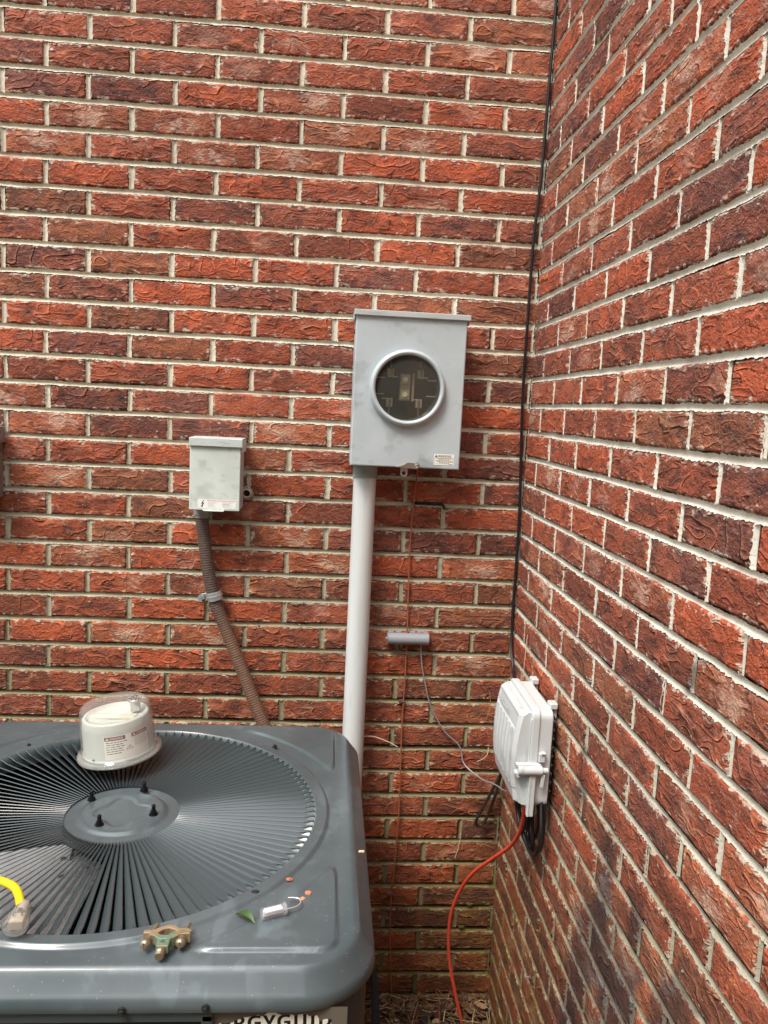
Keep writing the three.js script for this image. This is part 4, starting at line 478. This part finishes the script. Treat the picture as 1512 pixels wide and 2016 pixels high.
{ // extension cord end
  const t = thing('extension_cord', 'yellow extension cord with a clear plug end lying on the grille at left', 'cord', [-0.957, 0.915, 0.93]);
  part('cord', tubeG([[-0.42, 0.004, -0.03], [-0.25, 0.002, -0.09], [-0.12, 0.003, -0.085], [-0.063, 0.008, -0.064], [-0.03, 0.01, -0.042], [-0.012, 0.01, -0.014], [-0.004, 0.009, 0.004]], 0.0064, 90, 14), std(0.85, 0.62, 0.01, 0.4), t);
  const P = new THREE.Group(); const cn = part('plug_end', (() => { const q = lathe([[0.0085, 0], [0.0095, 0.004], [0.0115, 0.012], [0.0135, 0.022], [0.0145, 0.03], [0.014, 0.034], [0.016, 0.036], [0.0175, 0.05], [0.0178, 0.06], [0.016, 0.062], [0, 0.062]], 32); q.scale(1.0, 1, 0.78); q.rotateX(Math.PI / 2); return q; })(), new THREE.MeshPhysicalMaterial({ color: lin(0.86, 0.85, 0.82), roughness: 0.16, transmission: 0.85, thickness: 0, ior: 1.45, side: THREE.DoubleSide }), t, [-0.001, 0.008, -0.006]); cn.rotation.y = 0.12;
  part('insert', [at(rbox(0.02, 0.014, 0.022, 0.002), 0, 0, 0.045), at(cyl(0.0075, 0.008, 0.02, 16).rotateX(Math.PI / 2), 0, 0, 0.016)], std(0.5, 0.42, 0.34, 0.5), cn); part('socket_slot', [at(rbox(0.006, 0.002, 0.007, 0.0006), 0, 0.0092, 0.03), at(rbox(0.002, 0.002, 0.006, 0.0006), -0.006, 0.0105, 0.043), at(rbox(0.002, 0.002, 0.006, 0.0006), 0.006, 0.0105, 0.043)], BLACK, cn);
}
{ // bronze ground clamp
  const t = thing('ground_clamp', 'bronze ground clamp with green patina and three bolts, lying on the front edge', 'clamp', [-0.7325, 0.9045, 0.99]);
  const pat = dataTex(128, 128, (u, v) => { const a = ss(0.4, 0.65, tf(u, v, 4, 801, 4)), k = 0.8 + 0.4 * tf(u, v, 16, 811, 3); return [mix(0.33, 0.19, a) * k, mix(0.26, 0.29, a) * k, mix(0.15, 0.21, a) * k]; }); const BR = new THREE.MeshStandardMaterial({ map: pat, roughness: 0.5, metalness: 0.45, side: THREE.DoubleSide }), BZ = std(0.42, 0.3, 0.18, 0.45, 0.45), BOLT = std(0.36, 0.31, 0.22, 0.35, 0.7);
  // outlines in plan: x right, second number towards the wall
  const up = poly([[-0.033, 0.0075], [-0.02, 0.0085], [-0.009, 0.0165], [0.001, 0.0205], [0.009, 0.0185], [0.015, 0.0125], [0.03, 0.0115], [0.033, 0.008], [0.014, 0.0082], [0.009, 0.012], [0.002, 0.0145], [-0.006, 0.0125], [-0.015, 0.0035], [-0.033, 0.003]]);
  const lw = poly([[-0.022, 0.003], [-0.015, 0.0015], [-0.008, -0.0045], [0.002, -0.0055], [0.009, 0.002], [0.018, 0.0065], [0.031, 0.0062], [0.033, 0.0], [0.02, -0.0015], [0.012, -0.008], [0.004, -0.0125], [-0.009, -0.012], [-0.016, -0.005], [-0.023, -0.0025]]);
  const flat = (s, d) => { const e = extr(s, d, 0.0012, 2); e.rotateX(-Math.PI / 2); const u = e.attributes.uv, p = e.attributes.position; for (let i = 0; i < p.count; i++) u.setXY(i, p.getX(i) * 12, p.getZ(i) * 12); return e; };
  part('upper_jaw', flat(up, 0.011), BZ, t, [0, 0.002, 0]); part('lower_jaw', flat(lw, 0.013), BR, t, [0, 0.0015, 0]);
  const ls = poly([[-0.0085, -0.009], [0.0085, -0.009], [0.0075, -0.026], [-0.0075, -0.026]]), lh = new THREE.Path(); lh.absarc(0, -0.0165, 0.0042, 0, Math.PI * 2); ls.holes.push(lh); part('lug', flat(ls, 0.01), BR, t, [-0.0015, 0.003, 0]);
  const bolt = merged([at(new THREE.SphereGeometry(0.0078, 20, 14).scale(1, 0.95, 0.9), 0, 0, 0.012), cyl(0.0034, 0.0034, 0.042, 14).rotateX(Math.PI / 2).translate(0, 0, -0.011), cyl(0.0062, 0.0062, 0.003, 16).rotateX(Math.PI / 2).translate(0, 0, 0.005), rbox(0.0016, 0.012, 0.0016, 0.0003).translate(0, 0, 0.0188)]);
  const b1 = part('bolt', bolt, BOLT, t, [-0.0255, 0.0078, 0.002]); b1.rotation.y = -0.2; const b2 = part('bolt', bolt, BOLT, t, [0.0235, 0.0082, 0.0]); b2.rotation.y = -0.12; const b3 = part('bolt', merged([at(new THREE.SphereGeometry(0.0072, 20, 14), 0, 0, 0.004), cyl(0.006, 0.007, 0.004, 20).rotateX(Math.PI / 2).translate(0, 0, 0.0115), cyl(0.0036, 0.0036, 0.014, 12).rotateX(Math.PI / 2).translate(0, 0, -0.005)]), BOLT, t, [-0.003, 0.0076, 0.026]); b3.rotation.x = 0.1;
}
{ // clear barrel seal with a wire hook
  const t = thing('meter_seal', 'small clear plastic barrel seal with an open wire hook, lying on the corner', 'seal', [-0.581, 0.9135, 0.9295]); t.rotation.y = 0.39;
  part('barrel', [at(cyl(0.0085, 0.0085, 0.038, 28).rotateZ(Math.PI / 2), 0, 0, 0), at(cyl(0.0098, 0.0098, 0.0022, 28).rotateZ(Math.PI / 2), 0.019, 0, 0)], new THREE.MeshPhysicalMaterial({ color: lin(0.95, 0.95, 0.96), roughness: 0.08, transmission: 0.85, thickness: 0, side: THREE.DoubleSide }), t);
  part('core', [at(rbox(0.03, 0.009, 0.005, 0.001), -0.002, 0, 0), at(rbox(0.028, 0.003, 0.011, 0.001), 0, 0.0035, 0)], std(0.82, 0.82, 0.84, 0.3), t);
  part('hook', capped([[0.018, 0, 0.002], [0.03, 0, 0.003], [0.04, 0, 0.001], [0.0475, 0, -0.006], [0.0475, 0.001, -0.0135], [0.041, 0.001, -0.019], [0.033, 0.001, -0.0225]], 0.0013, 50, 8), std(0.7, 0.7, 0.7, 0.3, 0.7), t);
}
{ // leaf and crumbs
  const g = new THREE.PlaneGeometry(1, 1, 14, 8), p = g.attributes.position; for (let i = 0; i < p.count; i++) { const u = p.getX(i) + 0.5, v = p.getY(i) * 2, w = 0.0085 * Math.pow(Math.sin(Math.PI * Math.min(1, u * 0.96 + 0.02)), 0.85) * (1 - 0.25 * u); p.setXYZ(i, (u - 0.5) * 0.042, 0.0035 + 0.006 * Math.sin(u * 3) + 0.55 * Math.abs(v) * w, v * w); } g.rotateY(-0.72); g.computeVertexNormals();
  const lf = thing('green_leaf', 'single small green leaf lying on the air conditioner beside the barrel seal', 'leaf', [-0.6235, 0.9, 0.9335]); part('blade', g, std(0.035, 0.09, 0.018, 0.35), lf); const st = tubeG([[-0.03, 0.004, 0], [-0.02, 0.0035, 0], [0, 0.0095, 0], [0.02, 0.005, 0]], 0.0006, 20, 6); st.rotateY(-0.72); part('stalk', st, std(0.12, 0.16, 0.05, 0.5), lf);
  const crumb = (name, x, z, y, r, c, label, cat, seed) => { const q = new THREE.IcosahedronGeometry(r, 3), pp = q.attributes.position; for (let i = 0; i < pp.count; i++) { const v = V(pp.getX(i), pp.getY(i), pp.getZ(i)), f = 0.6 + 0.75 * vn(v.x / r * 1.5 + seed, v.y / r * 1.5 + v.z / r * 1.1, seed); pp.setXYZ(i, v.x * f * f * 1.3, v.y * f * 0.7, v.z * f); } q.computeVertexNormals(); q.translate(0, r * 0.55, 0); const m = part(name, q, std(...c, 0.85)); m.position.set(x, y, z); tag(m, label, cat); };
  const O = [0.55, 0.2, 0.1];
  crumb('brick_crumb', -0.5272, 0.8684, AT + 0.002, 0.0048, O, 'larger orange brick crumb beside the wire hook of the seal', 'crumb', 11); crumb('brick_crumb', -0.5365, 0.8825, AT + 0.002, 0.0033, [0.62, 0.27, 0.13], 'smaller orange brick crumb between the larger one and the seal', 'crumb', 23); crumb('brick_crumb', -0.5607, 0.8246, AT - 0.001, 0.0034, [0.42, 0.15, 0.07], 'orange brick crumb in the groove around the fan grille', 'crumb', 37); crumb('brick_crumb', -0.4348, 0.7304, AT - 0.005, 0.0032, [0.6, 0.45, 0.3], 'tiny pale crumb on the right rim of the air conditioner', 'crumb', 41); crumb('dirt_clod', -0.6125, 0.8648, AT + 0.001, 0.0044, [0.012, 0.012, 0.014], 'black bit of dirt at the edge of the fan grille', 'dirt', 53);
}
{ // pine straw caught on the wall
  const S = std(0.62, 0.5, 0.34, 0.6), straw = (pts, r, label, m = S) => tag(part('pine_straw', tubeG(pts, r, 30, 6), m), label, 'pine straw');
  straw([[-0.3954, 0.8105, 0.016], [-0.372, 0.8105, 0.014], [-0.348, 0.8027, 0.012], [-0.32, 0.79, 0.009], [-0.3011, 0.778, 0.006]], 0.0013, 'pale curved pine straw sticking out right of the white pipe', std(0.75, 0.68, 0.56, 0.6));
  straw([[-0.0783, 0.7417, 0.012], [-0.06, 0.753, 0.014], [-0.05, 0.765, 0.012], [-0.048, 0.782, 0.008]], 0.001, 'small curved pine straw on the wall left of the telephone box');
  straw([[-0.122, 0.455, 0.01], [-0.113, 0.49, 0.008], [-0.109, 0.53, 0.007]], 0.0009, 'thin upright pine straw on the wall above the orange cable');
  straw([[-0.06, 0.865, 0.012], [-0.052, 0.91, 0.014], [-0.056, 0.945, 0.012]], 0.0008, 'thin reddish pine straw beside the left side of the telephone box', std(0.5, 0.22, 0.12, 0.6));
  straw([[-0.006, 1.03, 0.16], [-0.006, 1.08, 0.163], [-0.004, 1.15, 0.165]], 0.001, 'pale pine straw standing behind the top of the telephone box', std(0.72, 0.5, 0.36, 0.6));
}
renderer.render(scene, camera);
